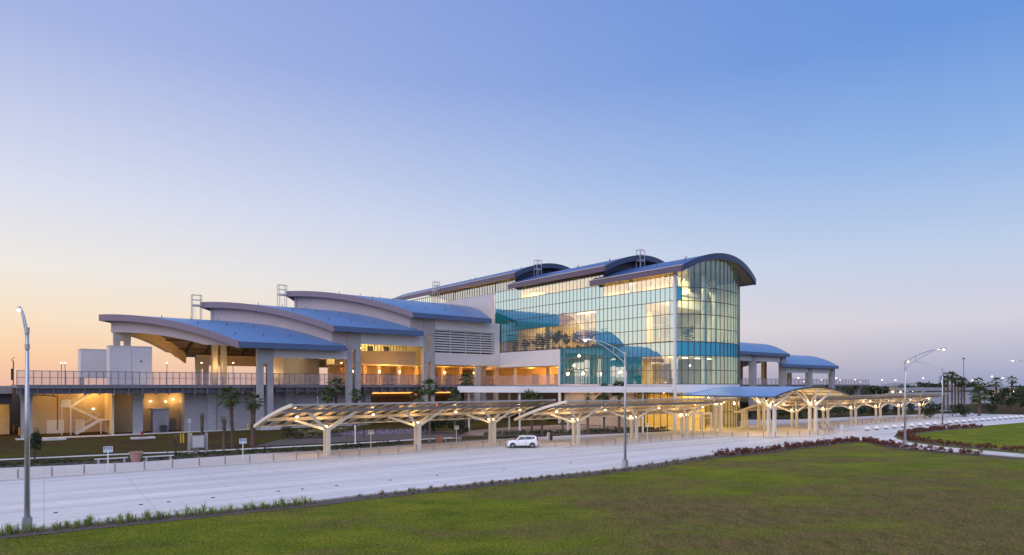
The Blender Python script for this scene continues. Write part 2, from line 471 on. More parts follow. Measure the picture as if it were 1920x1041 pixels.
back_pl = [(1825, 775), (1640, 781), (1480, 788), (1400, 788), (1330, 800), (1240, 811), (1060, 818), (930, 825), (620, 846), (480, 853), (250, 869), (0, 880), (-300, 898)]
kp = GP(kerb_pl)
struct('plaza', MB().prism(kp + GP(back_pl), 0.0, .12), M['plaza'])
kb = MB()
for i in range(len(kp) - 1):
    a, b = kp[i], kp[i + 1]
    n = Vector((b.y - a.y, a.x - b.x)).normalized() * .16
    kb.prism([a + n, b + n, b, a], 0.0, .126)
struct('kerb', kb, M['kerb'])
def strip(line, w, z, h=None):
    pts = GP(line); A = []; B = []
    for i, p in enumerate(pts):
        d = (pts[min(i + 1, len(pts) - 1)] - pts[max(i - 1, 0)]).normalized()
        n = Vector((-d.y, d.x))
        A.append(p + n * w[0]); B.append(p + n * w[1])
    mb = MB()
    for i in range(len(pts) - 1):
        q = [A[i], A[i + 1], B[i + 1], B[i]]
        mb.prism(q, 0.0, z) if h else mb.sheet(q, z)
    return mb
# kerb and planting bed between lawn and road
bed_line = near_edge[:8]
struct('lawn_kerb', strip(near_edge, (0, -.22), .13, True), M['kerb'])
struct('mulch_bed', strip(bed_line, (-.23, -1.75), .03), M['mulch'])
red_line = near_edge[7:17]
struct('shrub_bed', strip(red_line, (-.23, -2.2), .034), M['mulch'])
isl_low = [(2250, 874), (1925, 852), (1860, 846), (1780, 839), (1700, 829), (1683, 823), (1676, 818.5)]
isl_up = [(1684, 814.5), (1700, 811.5), (1745, 806.5), (1820, 801.5), (1925, 793), (2250, 777)]
struct('island_lawn', MB().prism(GP(isl_low + isl_up), 0.0, .13), M['lawn2'])
struct('island_bed', strip(isl_low + isl_up[:4], (-.2, -2.6), .138), M['mulch'])
struct('footpath', strip([(-300, 889), (0, 862.5), (275, 850), (387, 846), (545, 838), (630, 834), (772, 825), (850, 821)], (-.7, .8), .02), M['walk'])
struct('hedge_bed', strip([(-300, 897), (0, 876), (250, 864), (480, 850), (620, 843.5), (930, 823)], (-.9, 1.3), .012), M['mulch'])
struct('mulch_garden', MB().sheet(GP([(470, 838), (640, 829), (900, 818), (905, 806), (700, 812), (560, 818), (520, 826)]), .008), M['mulch'])
struct('forecourt', MB().sheet(GP([(858, 814), (905, 817.5), (1060, 815.5), (1240, 808), (1258, 799), (1200, 793), (1040, 797), (930, 803), (880, 808)]), .022), M['paver'])
struct('entrance_bed', MB().sheet(GP([(905, 822), (1060, 817), (1180, 812), (1245, 809), (1245, 806), (1180, 808), (1040, 812), (905, 817)]), .14), M['mulch'])

# ================================================================== STATION (local u, v, z)
P1 = (-45.5, 116.0)
def uv(u, v, z=0):
    c, s = math.cos(AU), math.sin(AU)
    return Vector((P1[0] + u * c - v * s, P1[1] + u * s + v * c, z))
def frame(o):
    o.location = (P1[0], P1[1], 0); o.rotation_euler = (0, 0, AU); return o

hall = frame(thing('station_hall', 'stepped station hall with three pointed blue vaulted roofs, left of the glass tower', 'building'))
VR, VH = 22.75, 24.75
def sfrac(v): return abs(v - VR) / VH
NV = 33
VS = [-2 + 49.5 * i / (NV - 1) for i in range(NV)]
RISE = 5.6
def zt(v, ze): return ze + .9 + RISE * (1 - sfrac(v) ** 2)
ROOFS = [(-23.2, -5.2, 15.0), (-5.6, 12.4, 18.8), (12.0, 30.0, 22.7)]
def ue(v, r, off=0): return r[0] + (r[1] - r[0]) * sfrac(v) + off
for k, r in enumerate(ROOFS):
    nxt = ROOFS[k + 1] if k < 2 else None
    if nxt:
        end = [(ue(v, nxt, 2.6), v) for v in VS]
    else:
        end = [(51.0 + 3.6 * min(1, max(0, (v + 2) / 14)), v) for v in VS]
    beg = [(ue(v, r, 0), v) for v in VS]
    ro = MB().shell(beg, end, lambda x, y, ze=r[2]: zt(y, ze), .22).build('roof', M['roof'], hall)
    # curved edge band on the pointed gable and the straight eave band
    lo = [zt(v, r[2]) - 1.15 for v in VS]; hi = [zt(v, r[2]) + .05 for v in VS]
    MB().ribbon([(u - .05, v) for u, v in beg], lo, hi, (.35, 0)).build('fascia', M['fascia'], ro)
    eb = MB()
    eb.box(beg[0][0] + .3, end[0][0], -2.12, -1.7, r[2] - .12, r[2] + .93)
    eb.build('eave_band', M['fasciab'], ro)
    MB().box(beg[-1][0] + .3, end[-1][0], 47.2, 47.6, r[2] - .12, r[2] + .93).build('eave_band', M['fasciab'], ro)
    # soffit lining
    MB().shell([(u + .3, v) for u, v in beg[1:-1]], [(u - .05, v) for u, v in end[1:-1]], lambda x, y, ze=r[2]: zt(y, ze) - .85, .15).build('soffit', M['soffit'], ro)
    # gable cladding set back under the band
    inner = [v for v in VS if -.5 <= v <= 45.97]
    gp = [(ue(v, r, 1.9), v) for v in inner]
    hi = [zt(v, r[2]) - 1.0 for v in inner]
    if k == 0:
        lo = [zt(v, r[2]) - 1.15 - max(.35, 2.1 * min(1, (1 - sfrac(v)) * 3.2)) for v in inner]
    else:
        lo = [min(h - .2, zt(v, ROOFS[k - 1][2]) - .1) for v, h in zip(inner, hi)]
    MB().ribbon(gp, lo, hi, (.3, 0)).build('gable_wall', M['clad'], hall)
    # arched ribs under the roof
    n = 4 if k == 0 else 2
    for j in range(n):
        uu = (ue(-2, r) + 4.2 * j + 1.5)
        rb = MB()
        vv = [v for v in VS if 0 <= v <= 45.5]
        for a, b in zip(vv[:-1], vv[1:]):
            rb.bar((uu, a, zt(a, r[2]) - 1.35), (uu, b, zt(b, r[2]) - 1.35), .28, .75)
        rb.build('roof_rib', M['steel'], hall)
    if k == 0:
        pr = MB()
        for q in range(9):
            v = 3 + q * 5; u0 = ue(v, r, 2.3)
            pr.bar((u0, v, zt(v, r[2]) - 1.1), (12, v, zt(v, r[2]) - 1.1), .25, .5)
        pr.build('purlin', M['steel'], hall)
        MB().ribbon([(ue(v, r, 2.6), v) for v in VS if 21 < v < 46], [zt(v, r[2]) - 3.2 for v in VS if 21 < v < 46], [zt(v, r[2]) - 1.0 for v in VS if 21 < v < 46], (.4, 0)).build('gable_wall', M['tan'], hall)
    # little anchor posts
    for q in range(9):
        v = 1.5 + (q % 3) * 6.5; u = ue(v, r, 3 + 5.0 * (q // 3))
        MB().tube((u, v, zt(v, r[2]) - .05), (u, v, zt(v, r[2]) + .5), .07, .05, 6).build('roof_anchor', M['steel'], ro)
# hanging panels between the piers at the front and at the back
MB().box(1.5, 16.0, -.45, -.1, 13.35, 15.05).build('front_panel', M['cladv'], hall)
MB().box(18.8, 33.6, -.45, -.1, 16.55, 18.85).build('front_panel', M['cladv'], hall)
MB().box(36.4, 54.7, -.45, -.1, 20.5, 22.8).build('front_panel', M['cladv'], hall)
MB().box(36.4, 54.7, -.45, -.1, 12.75, 15.4).build('front_panel', M['cladv'], hall)
MB().box(53.2, 54.7, -.40, -.12, 15.4, 20.5).build('front_panel', M['cladv'], hall)
MB().box(-1.4, 50.0, 45.6, 46.0, 12.9, 15.2).build('back_panel', M['tan'], hall)
MB().box(-1.4, 16.0, 44.9, 45.5, 12.9, 15.4).build('back_panel', M['tan'], hall)
MB().box(12.7, 16.1, -.42, -.12, 15.6, 18.95).build('gable_return', M['clad'], hall)
MB().box(30.3, 33.7, -.42, -.12, 19.4, 22.85).build('gable_return', M['clad'], hall)
MB().box(13.7, 16.1, 45.6, 45.9, 15.6, 18.95).build('gable_return', M['clad'], hall)
# louvre screen
ls = MB()
for i in range(9):
    z = 15.75 + i * .56
    ls.add([(36.4, -.35, z), (53.2, -.35, z), (53.2, -.02, z + .30), (36.4, -.02, z + .30), (36.4, -.35, z + .07), (53.2, -.35, z + .07), (53.2, -.02, z + .37), (36.4, -.02, z + .37)],
           [(0, 3, 2, 1), (4, 5, 6, 7), (0, 1, 5, 4), (1, 2, 6, 5), (2, 3, 7, 6), (3, 0, 4, 7)])
lo_ = ls.build('louvre_screen', M['louv'], hall)
lf = MB()
for u in (36.4, 40.6, 44.8, 49.0, 53.1):
    lf.box(u - .08, u + .08, -.44, -.36, 15.42, 20.5)
lf.build('louvre_frame', M['louv'], lo_)
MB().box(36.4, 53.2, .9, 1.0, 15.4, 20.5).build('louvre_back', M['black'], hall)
# paired concrete piers with heads
def pier(u, v, ztop, heads, name='pier', w=1.05, sp=.87, m='conc'):
    p = MB()
    p.box(u - sp - w / 2, u - sp + w / 2, v - .55, v + .55, 0, ztop)
    p.box(u + sp - w / 2, u + sp + w / 2, v - .55, v + .55, 0, ztop)
    o = p.build(name, M[m], hall)
    for a, b in heads:
        MB().box(u - sp - w / 2 - .02, u + sp + w / 2 + .02, v - .62, v + .62, a, b).build('pier_head', M['conc'], o)
    return o
for vv in (0, 45.5):
    pier(0, vv, 14.9, [(12.1, 15.1)]); pier(17.4, vv, 18.7, [(15.3, 19.2)]); pier(35, vv, 22.6, [(19.1, 23.2), (13.3, 15.6)])
pier(-19.5, VR, 20.3, [(16.7, 20.2)]); pier(-2, VR, 24, [(21, 24.2)]); pier(15.6, VR, 27.5, [(24, 28)]); pier(33.2, VR, 28, [(24, 28)])
MB().box(48.0, 49.1, -.3, .8, 0, 12.7).build('pier', M['conc'], hall)
MB().box(51.4, 52.9, 2.5, 4, 0, 12.7).build('pier', M['conc'], hall)
for u, v in ((-.8, 0),):
    MB().box(-.9, 2.6, -1.0, 1.1, 0, .95).build('pier_footing', M['pale'], hall)
# enclosed concourse on the deck behind the piers
MB().box(19.5, 55, 17.0, 17.4, 8.3, 12.6).build('concourse_wall', M['inwall'], hall)
MB().box(18.6, 55, 4.5, 17.0, 12.5, 12.75).build('concourse_ceiling', M['inwall'], hall)
cw = MB()
cw.add([(18.7, 11.5, 12.76), (34.4, 4.2, 12.76), (34.4, 4.6, 12.76), (18.7, 11.9, 12.76), (18.7, 11.5, 15.7), (34.4, 4.2, 15.7), (34.4, 4.6, 15.7), (18.7, 11.9, 15.7)],
       [(0, 3, 2, 1), (4, 5, 6, 7), (0, 1, 5, 4), (1, 2, 6, 5), (2, 3, 7, 6), (3, 0, 4, 7)])
cw.build('concourse_parapet', M['ctan'], hall)
MB().box(10.5, 18.6, 20.0, 20.3, 8.3, 15.5).build('concourse_wall', M['pale'], hall)
MB().box(10.5, 10.8, 20.3, 30, 8.3, 15.5).build('concourse_wall', M['pale'], hall)
wl = MB()
wl.add([(18.9, 11.9, 15.71), (32.6, 5.4, 15.71), (32.6, 5.4, 18.5), (18.9, 11.9, 18.5)], [(0, 1, 2, 3)])
wl.build('concourse_window', M['lglass'], hall)
wm = MB()
for i in range(23):
    t = i / 22; x = 18.9 + 13.7 * t; y = 11.85 - 6.5 * t
    wm.box(x - .06, x + .06, y - .12, y - .02, 15.72, 18.5)
wm.build('window_mullion', M['mull'], hall)
MB().box(19, 55, 17.0, 17.3, 12.8, 20).build('upper_wall', M['inwall'], hall)
for x, y, z in ((22, 12.5, 15.8), (26, 10.5, 15.8), (29.5, 9.5, 15.8)):
    MB().box(x, x + 1.2, y, y + .5, z, z + 1.1).build('desk', M['steel'], hall)
for i, u in enumerate((21, 24.5, 28, 33, 37.5, 41.5, 45, 50)):
    MB().box(u - .4, u + .4, 9, 9.8, 8.3, 12.5).build('concourse_column', M['ctan'], hall)
    if i % 2: MB().box(u + .5, u + 2.6, 16.9, 16.97, 8.3, 10.9).build('concourse_door', M['concd'], hall)
for i, u in enumerate((20.5, 26.5, 31.5, 38, 43.5, 52)):
    s = MB().lathe([(.05, 0), (.16, .12), (.2, .3), (.14, .42)], 8, (u, 6.3, 10.9)); s.build('lamp_globe', M['glow'], hall)
    MB().tube((u, 6.3, 8.3), (u, 6.3, 10.9), .06).build('lamp_post', M['alu'], hall)
    q = uv(u, 6.0, 11.4); lamp('concourse_light', q, 470, (1, .43, .075), .3)
for u, v, z, p in ((23, 14, 18.7, 1500), (31, 11, 18.7, 1500)):
    lamp('upper_light', uv(u, v, z), p, (1, .82, .42), .5)
for u, v, z, p in ((-8, 17, 12.5, 700), (-3, 33, 12.5, 800), (8, 30, 11, 600), (15.6, 20.5, 12, 500), (27, 3.0, 13.5, 260), (22, 6, 16.5, 160), (-3, 20.5, 12, 260)):  # includes an unseen wash added before the parapet, standing in for roof lights
    lamp('platform_light', uv(u, v, z), p, (1, .54, .16), .3)
# roof access ladders
def ladder(u, v, z0, z1, w=1.6, par=hall):
    b = MB()
    for a, c in ((0, 0), (w, 0), (w, w * .7), (0, w * .7)):
        b.bar((u + a, v + c, z0), (u + a, v + c, z1), .11)
    for z in (z1 - 2.0, z1 - 1.0, z1):
        for a, c, d, e in ((0, 0, w, 0), (w, 0, w, w * .7), (w, w * .7, 0, w * .7), (0, w * .7, 0, 0)):
            b.bar((u + a, v + c, z), (u + d, v + e, z), .09)
    b.box(u, u + w, v, v + w * .7, z1 - 2.3, z1 - 2.15)
    z = z0
    while z < z1 - 2:
        b.bar((u, v, z), (u + .6, v, z), .05); z += .4
    return b.build('access_ladder', M['alu'], par)
ladder(-7.2, 22.2, 21.3, 26.7, 1.7); ladder(10.3, 22.2, 25, 30.5, 1.7)

# ------------------------------------------------ right wing, far side of the tower
wing = frame(thing('station_wing', 'two lower blue vaulted station roofs on square piers, right of the glass tower', 'building'))
WING = [(209.5, 191.5, 18.8, 140), (250.5, 232.7, 15.0, 186)]
for r in WING:
    end = [(r[0] + (r[1] - r[0]) * sfrac(v), v) for v in VS]; beg = [(r[3], v) for v in VS]
    ro = MB().shell(beg, end, lambda x, y, ze=r[2]: zt(y, ze), .3).build('roof', M['roof'], wing)
    MB().box(r[3], end[0][0], -2.15, -1.7, r[2] - .2, r[2] + .95).build('eave_band', M['fasciab'], ro)
    MB().ribbon([(u + .02, v) for u, v in end], [zt(v, r[2]) - 1.15 for v in VS], [zt(v, r[2]) + .05 for v in VS], (-.35, 0)).build('fascia', M['fascia'], ro)
    MB().box(r[3] + 4, r[1] - 4, -.4, -.1, r[2] - 2.2, r[2] - .05).build('front_panel', M['cladv'], wing)
    MB().box(r[3] + 4, r[1] - 4, 45.6, 46, r[2] - 3.0, r[2]).build('back_panel', M['tan'], wing)
for u, h in ((148, 18.7), (169, 18.7), (190, 18.7), (211, 14.9), (231, 14.9)):
    for v, m in ((0, 'conc'), (45.5, 'ctan')):
        MB().box(u - 1.3, u + 1.3, v - .8, v + .8, 0, h).build('pier', M[m], wing)
for u in (176, 199, 218, 240):
    MB().box(u - .9, u + .9, VR - .8, VR + .8, 8, 21).build('pier', M['ctan'], wing)
for u in (160, 180, 202, 222):
    lamp('wing_light', uv(u, 26, 12.5), 900, (1, .62, .24), .4)

# ------------------------------------------------ deck
deck = frame(thing('platform_deck', 'long elevated concrete platform deck carried on square piers', 'deck'))
MB().box(-35.9, 274, 1.5, 45, 7.75, 8.3).build('slab', M['concd'], deck)
MB().box(-35.9, 274, 1.46, 1.5, 7.95, 8.32).build('edge_beam', M['rail'], deck)
MB().box(-35.9, 54, 2.4, 3.0, 6.85, 7.74).build('girder', M['rail'], deck)
for i in range(46):
    u = -35.4 + i * 2
    MB().box(u - .06, u + .06, 1.38, 2.39, 6.6, 7.93).build('bracket', M['rail'], deck)
for u in (-34.6, -19.6, -8, 6, 22.8, 37, 46):
    pc = MB().box(u - .7, u + .7, 4.3, 5.7, 0, 5.6)
    pc.add([(u - .7, 4.3, 5.6), (u + .7, 4.3, 5.6), (u + .7, 5.7, 5.6), (u - .7, 5.7, 5.6), (u - .95, 3.4, 7.7), (u + .95, 3.4, 7.7), (u + .95, 6, 7.7), (u - .95, 6, 7.7)],
           [(0, 3, 2, 1), (4, 5, 6, 7), (0, 1, 5, 4), (1, 2, 6, 5), (2, 3, 7, 6), (3, 0, 4, 7)])
    pc.build('deck_pier', M['conc'], deck)
for u in (92, 120, 150, 180, 210, 240, 268):
    MB().box(u - .8, u + .8, 4, 6, 0, 7.7).build('deck_pier', M['conc'], deck)
rl = frame(thing('platform_railing', 'tall metal railing with mesh infill along the left platform edge', 'railing'))
MB().box(-35.9, 54.4, 1.66, 1.74, 10.36, 10.46).build('top_rail', M['rail'], rl)
MB().box(-35.9, 54.4, 1.67, 1.73, 9.36, 9.42).build('mid_rail', M['rail'], rl)
MB().box(-35.9, 54.4, 1.685, 1.70, 8.4, 10.35).build('mesh_panel', M['mesh'], rl)
pm = MB().box(-.045, .045, 1.55, 1.65, 8.33, 10.46).mesh('post', M['rail'])
for i in range(91):
    o = bpy.data.objects.new('post', pm); C.objects.link(o); o.parent = rl; o.location = (-35.85 + i, 0, 0)
rl2 = frame(thing('platform_railing', 'tall metal railing on the platform edge right of the glass tower', 'railing'))
MB().box(76, 273, 1.66, 1.74, 10.36, 10.46).build('top_rail', M['rail'], rl2)
MB().box(76, 273, 1.68, 1.71, 8.4, 10.35).build('mesh_panel', M['mesh'], rl2)
pm2 = MB().box(-.06, .06, 1.55, 1.65, 8.33, 10.46).mesh('post', M['rail'])
for i in range(66):
    o = bpy.data.objects.new('post', pm2); C.objects.link(o); o.parent = rl2; o.location = (77 + i * 3, 0, 0)
# plant rooms on the deck
for nm, a, lb in (('lift_housing', (-23.3, -16.9, 8, 11.5, 8.3, 14.9), 'pale boxy lift housing standing on the platform behind the railing'),
                  ('plant_box', (-26.4, -21.0, 19, 24, 9.6, 14.7), 'darker plain plant box on short legs, left of the pale lift housing')):
    t = frame(thing(nm, lb, 'plant box'))
    MB().box(*a).build('casing', M['pale'], t)
    MB().box(a[0] - .06, a[1] + .06, a[2] - .06, a[3] + .06, a[5], a[5] + .12).build('coping', M['pale'], t)
    if nm == 'plant_box':
        for u in (a[0] + .4, a[1] - .4):
            for v in (a[2] + .4, a[3] - .4):
                MB().box(u - .15, u + .15, v - .15, v + .15, 8.3, 9.6).build('leg', M['concd'], t)
    else:
        MB().box(-20.1, -20.06, 7.97, 8.0, 8.4, 14.8).build('panel_joint', M['concd'], t)
        MB().tube((-18.6, 7.9, 12.4), (-18.6, 8, 12.4), .14).build('vent', M['steel'], t)
lamp('lift_light', uv(-17.5, 6.5, 9.2), 25, (1, .7, .4), .2)
# ------------------------------------------------ rooms under the deck
base = frame(thing('service_rooms', 'grey block service rooms with lit bays beneath the platform deck', 'building'))
MB().box(-12.4, 22, 4.6, 20, 0, 7.7).build('wall', M['block'], base)
MB().box(-23, -12.4, 9, 20, 0, 7.7).build('wall', M['tan'], base)
MB().box(-34.5, -23, 14, 20, 0, 7.7).build('wall', M['tan'], base)
MB().box(-23.3, -23, 5, 14, 0, 7.7).build('corner_post', M['inwall'], base)
MB().box(-31.6, -29.2, 13.9, 13.99, 0, 2.3).build('door', M['white'], base)
MB().box(-27.6, -26.2, 13.9, 13.99, 0, 2.3).build('door', M['white'], base)
MB().box(-14.0, -12.9, 8.9, 8.99, 0, 2.2).build('door', M['concd'], base)
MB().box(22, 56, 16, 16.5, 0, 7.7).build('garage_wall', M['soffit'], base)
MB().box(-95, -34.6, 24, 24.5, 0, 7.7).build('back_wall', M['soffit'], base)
MB().box(-46, -36.5, 17, 18, 0, 6.0).build('wall', M['inwall'], base)
gs = MB()
for z in (1.2, 3.0, 5.2):
    gs.box(23, 55, 6.2, 6.3, z, z + .22)
gs.build('garage_rail', M['steel'], base)
MB().box(24, 54, 15.7, 15.9, 6.2, 6.45).build('light_strip', M['glowamb'], base)
MB().box(23.5, 30, 15.7, 15.9, 3.4, 3.6).build('light_strip', M['glowamb'], base)
MB().box(36, 44, 15.7, 15.9, 2.9, 3.2).build('light_strip', M['glowamb'], base)
for u, z in ((33, 3.2), (35, 2.8), (41, 5.8), (47, 3.1), (51, 2.6)):
    MB().lathe([(.05, 0), (.25, .1), (.25, .3), (.05, .4)], 8, (u, 15.2, z)).build('beacon', M['glowred'], base)
for u, v, z, p in ((-25.5, 12.4, 6.9, 260), (-27, 5.6, 5.2, 210), (-31, 10, 6.9, 200), (-17, 7.4, 5.4, 80), (-13.3, 7.9, 5.6, 90), (30, 11, 6, 60), (44, 11, 6, 60), (-41, 12, 5.4, 330)):  # the one in front of the stair is unseen, added to brighten it
    lamp('service_light', uv(u, v, z), p, (1, .56, .16), .2)
for u, v, z in ((-17, 8.8, 5.3), (-14.6, 8.8, 5.2), (-25, 13.8, 4.0), (-13.4, 8.8, 5.6), (-39, 16.8, 5.6), (-42, 16.8, 5.6)):
    MB().box(u - .14, u + .14, v, v + .12, z, z + .1).build('wall_lamp', M['glow'], base)
MB().box(-36, 22, 1.5, 4.4, 0, .05).build('apron', M['walk'], base)
# stair in the lit bay
st = frame(thing('service_stair', 'pale metal switchback stair in the warm lit bay under the deck', 'stair'))
def flight(u0, z0, u1, z1, v):
    b = MB(); n = 12
    for s in (0, 1.2):
        b.bar((u0, v + s, z0), (u1, v + s, z1), .08, .36)
        b.bar((u0, v + s, z0 + 1), (u1, v + s, z1 + 1), .06)
    for i in range(n):
        t = (i + .5) / n
        b.box(u0 + (u1 - u0) * t - .14, u0 + (u1 - u0) * t + .14, v, v + 1.2, z0 + (z1 - z0) * t, z0 + (z1 - z0) * t + .05)
        if i % 2: b.bar((u0 + (u1 - u0) * t, v, z0 + (z1 - z0) * t), (u0 + (u1 - u0) * t, v, z0 + (z1 - z0) * t + 1), .03)
    return b
flight(-28.0, .1, -24.6, 2.3, 8.2).build('flight', M['white'], st)
flight(-24.6, 2.3, -28.6, 4.7, 9.6).build('flight', M['white'], st)
flight(-28.6, 4.7, -25.4, 7.4, 8.2).build('flight', M['white'], st)
for a in ((-24.6, -23.4, 8.1, 11, 2.2, 2.38), (-30.0, -28.6, 8.1, 11, 4.6, 4.85)):
    MB().box(*a).build('landing', M['white'], st)
for u, v, z in ((-29.9, 8.2, 4.6), (-28.7, 8.2, 4.6), (-24.5, 8.2, 2.2), (-23.5, 10.9, 2.2)):
    MB().box(u - .07, u + .07, v - .07, v + .07, 0, z).build('post', M['white'], st)
MB().box(-30, -28.7, 8.1, 8.16, 4.85, 5.85).build('balustrade', M['white'], st)
pp = frame(thing('fire_pipe', 'thin red upright fire pipe beside the service stair', 'pipe'))
MB().tube((-30.5, 8, .9), (-30.5, 8, 6.4), .09).build('pipe', M['red'], pp)
MB().path([(-30.5, 8, 6.4), (-32, 8.2, 6.6), (-34, 11, 6.6)], .08).build('elbow', M['steel'], pp)
# shed
sh = frame(thing('equipment_shed', 'grey metal shed with a flat lid standing before the lit doorway', 'shed'))
MB().box(-17.2, -14.8, 5.2, 7.4, 0, 4.0).build('body', M['block'], sh)
MB().box(-17.4, -14.6, 5.0, 7.6, 4.0, 4.15).build('lid', M['conc'], sh)
MB().box(-16.5, -15.4, 5.14, 5.19, .1, 2.2).build('door', M['concd'], sh)
bn = frame(thing('waste_bin', 'dark rubbish bin in front of the grey shed', 'bin'))
MB().add([(-16.2, 4.0, .05), (-15.4, 4.0, .05), (-15.4, 4.7, .05), (-16.2, 4.7, .05), (-16.3, 3.9, 1.1), (-15.3, 3.9, 1.1), (-15.3, 4.8, 1.1), (-16.3, 4.8, 1.1)],
         [(0, 3, 2, 1), (4, 5, 6, 7), (0, 1, 5, 4), (1, 2, 6, 5), (2, 3, 7, 6), (3, 0, 4, 7)]).build('body', M['steel'], bn)
MB().box(-16.35, -15.25, 3.85, 4.85, 1.1, 1.2).build('lid', M['black'], bn)
# guideway beyond the left end of the deck
gw = frame(thing('guideway', 'dark concrete guideway running out of frame left of the deck', 'bridge'))
MB().box(-140, -36.3, 8, 20, 6.9, 8.1).build('deck', M['concd'], gw)
MB().box(-140, -36.3, 9, 10.5, 5.2, 6.9).build('girder', M['steel'], gw)
for u in (-52, -76, -100):
    MB().box(u - .9, u + .9, 12, 14, 0, 6.9).build('pier', M['concd'], gw)

# ================================================================== GLASS TERMINAL
term = frame(thing('glass_terminal', 'tall mirrored glass terminal with a bowed end and three stepped blue vaults', 'building'))
U0, U1, VF = 55.0, 76.0, -50.3
ROWS = [8.4, 10.9, 13.5, 16.0, 18.4, 20.9, 23.3, 25.7, 28.1, 30.5, 33.0]
UC, UHALF = 65.5, 12.0
def za(u, ze): return ze + 1.0 + 3.2 * (1 - ((u - UC) / UHALF) ** 2)
TR = [(-53.0, -31.0, 28.0), (-35.2, -5.0, 30.45), (-7.6, 50, 32.9)]
US = [53.5 + 24 * i / 28 for i in range(29)]
def bul(u): return 1.3 * (1 - ((u - UC) / UHALF) ** 2)
for vf, vb, ze in TR:
    f = [(u, vf - bul(u)) for u in US]; b = [(u, vb) for u in US]
    ro = MB().shell(f, b, lambda x, y, z=ze: za(x, z), .25).build('roof', M['roofd'], term)
    MB().ribbon([(u, v - .06) for u, v in f], [za(u, ze) - 1.05 for u in US], [za(u, ze) + .04 for u in US], (0, .3)).build('front_fascia', M['fasciad'], ro)
    MB().box(53.42, 53.8, vf + .2, vb, ze, ze + 1.0).build('eave_band', M['eband'], ro)
    MB().box(53.36, 53.7, vf, vb, ze + 1.0, ze + 1.12).build('gutter', M['alu'], ro)
    MB().box(77.2, 77.58, vf + .2, vb, ze, ze + 1.0).build('eave_band', M['fasciad'], ro)
    MB().shell([(u, v + .35) for u, v in f], b, lambda x, y, z=ze: za(x, z) - .9, .1).build('soffit', M['soffit'], ro)
    if vf > -50:
        MB().ribbon([(u, vf + 1.6) for u in US[2:-2]], [za(u, ze) - 3.6 for u in US[2:-2]], [za(u, ze) - .9 for u in US[2:-2]], (0, .3)).build('gable_wall', M['fasciad'], term)
    for q in range(6):
        v = vf + 2 + q * (vb - vf - 3) / 6; u = 57 + (q % 2) * 5
        MB().tube((u, v, za(u, ze) - .05), (u, v, za(u, ze) + .55), .08, .05, 6).build('roof_anchor', M['steel'], ro)
ladder(58.5, -9.5, 33.5, 37.2, 1.4, term); ladder(61.5, -37.2, 31.6, 35.4, 1.4, term); ladder(51.6, 23.4, 27.5, 35.6, 1.5, term)
# flank glazing: rows of single panes, each a hair out of true
def panes(plist, name, m, par):
    b = MB()
    for (p, q, z0, z1) in plist:
        tx, tz = random.uniform(-.0022, .0022), random.uniform(-.0022, .0022)
        d = Vector((q[0] - p[0], q[1] - p[1], 0)); n = Vector((d.y, -d.x, 0)).normalized(); w = d.length
        e = n * tx * w; g = n * tz * (z1 - z0)
        b.add([Vector((p[0], p[1], z0)), Vector((q[0], q[1], z0)) + e, Vector((q[0], q[1], z1)) + e + g, Vector((p[0], p[1], z1)) + g], [(0, 1, 2, 3)])
    return b.build(name, m, par) if plist else None
PIT = 1.0595
NC = 49
def isvis(i, r, zc):
    v = VF + (i + .5) * PIT
    topz = 27.9 if v < -33 else (30.35 if v < -7.4 else 32.8)
    if zc > topz - 2.45: return v < -21 or v > -8 or zc > 29
    if r in (0, 1): return v < -42.5
    if r in (3, 4): return (-31.2 < v < 1.9 and r == 3) or (-31.2 < v < -20.5) or (-49.2 < v < -43.6) or (v > -20.5 and r == 4 and v < -7)
    if r == 5: return (-31.2 < v < -20.5) or (-49.2 < v < -43.6) or (-20.5 < v < -14 and False)
    return False
for r in range(len(ROWS) - 1):
    z0, z1 = ROWS[r], ROWS[r + 1]
    vis, spd = [], []
    for i in range(NC):
        v0 = VF + i * PIT; v1 = v0 + PIT; vm_ = (v0 + v1) / 2
        topz = 28.1 if vm_ < -33.2 else (30.5 if vm_ < -5.5 else 33.0)
        if z1 > topz + .01: continue
        if vm_ > -20.4 and z1 < 16.1: continue
        (vis if isvis(i, r, (z0 + z1) / 2) else spd).append(((U0, v1), (U0, v0), z0 + .03, z1 - .03))
    for L_, nm, m_ in ((vis, 'vision_glass', 'vision'), (spd, 'spandrel_glass', 'spand')):
        run_ = []
        for pn in L_:
            if run_ and abs(run_[-1][1][1] - pn[1][1]) > PIT * 1.1:
                panes(run_, nm, M[m_], term); run_ = []
            run_.append(pn)
        panes(run_, nm, M[m_], term)
mu = MB(); tr_ = MB()
for i in range(NC + 1):
    v = VF + i * PIT
    topz = 28.0 if v < -33.5 else (30.4 if v < -5.7 else 32.8)
    mu.box(U0 - .06, U0 - .02, v - .027, v + .027, 8.4 if v < -20 else 16.0, topz)
for z in ROWS:
    va, vb = VF, VF + NC * PIT
    if z < 15.9: vb = -20.4
    if z > 28.2: va = -33.2
    if z > 30.6: va = -5.5
    h = .10 if abs(z - 16) < .1 else .045
    tr_.box(U0 - .085, U0 - .015, va, vb, z - h, z + h)
mu.build('mullion', M['mull'], term); tr_.build('transom', M['mull'], term)
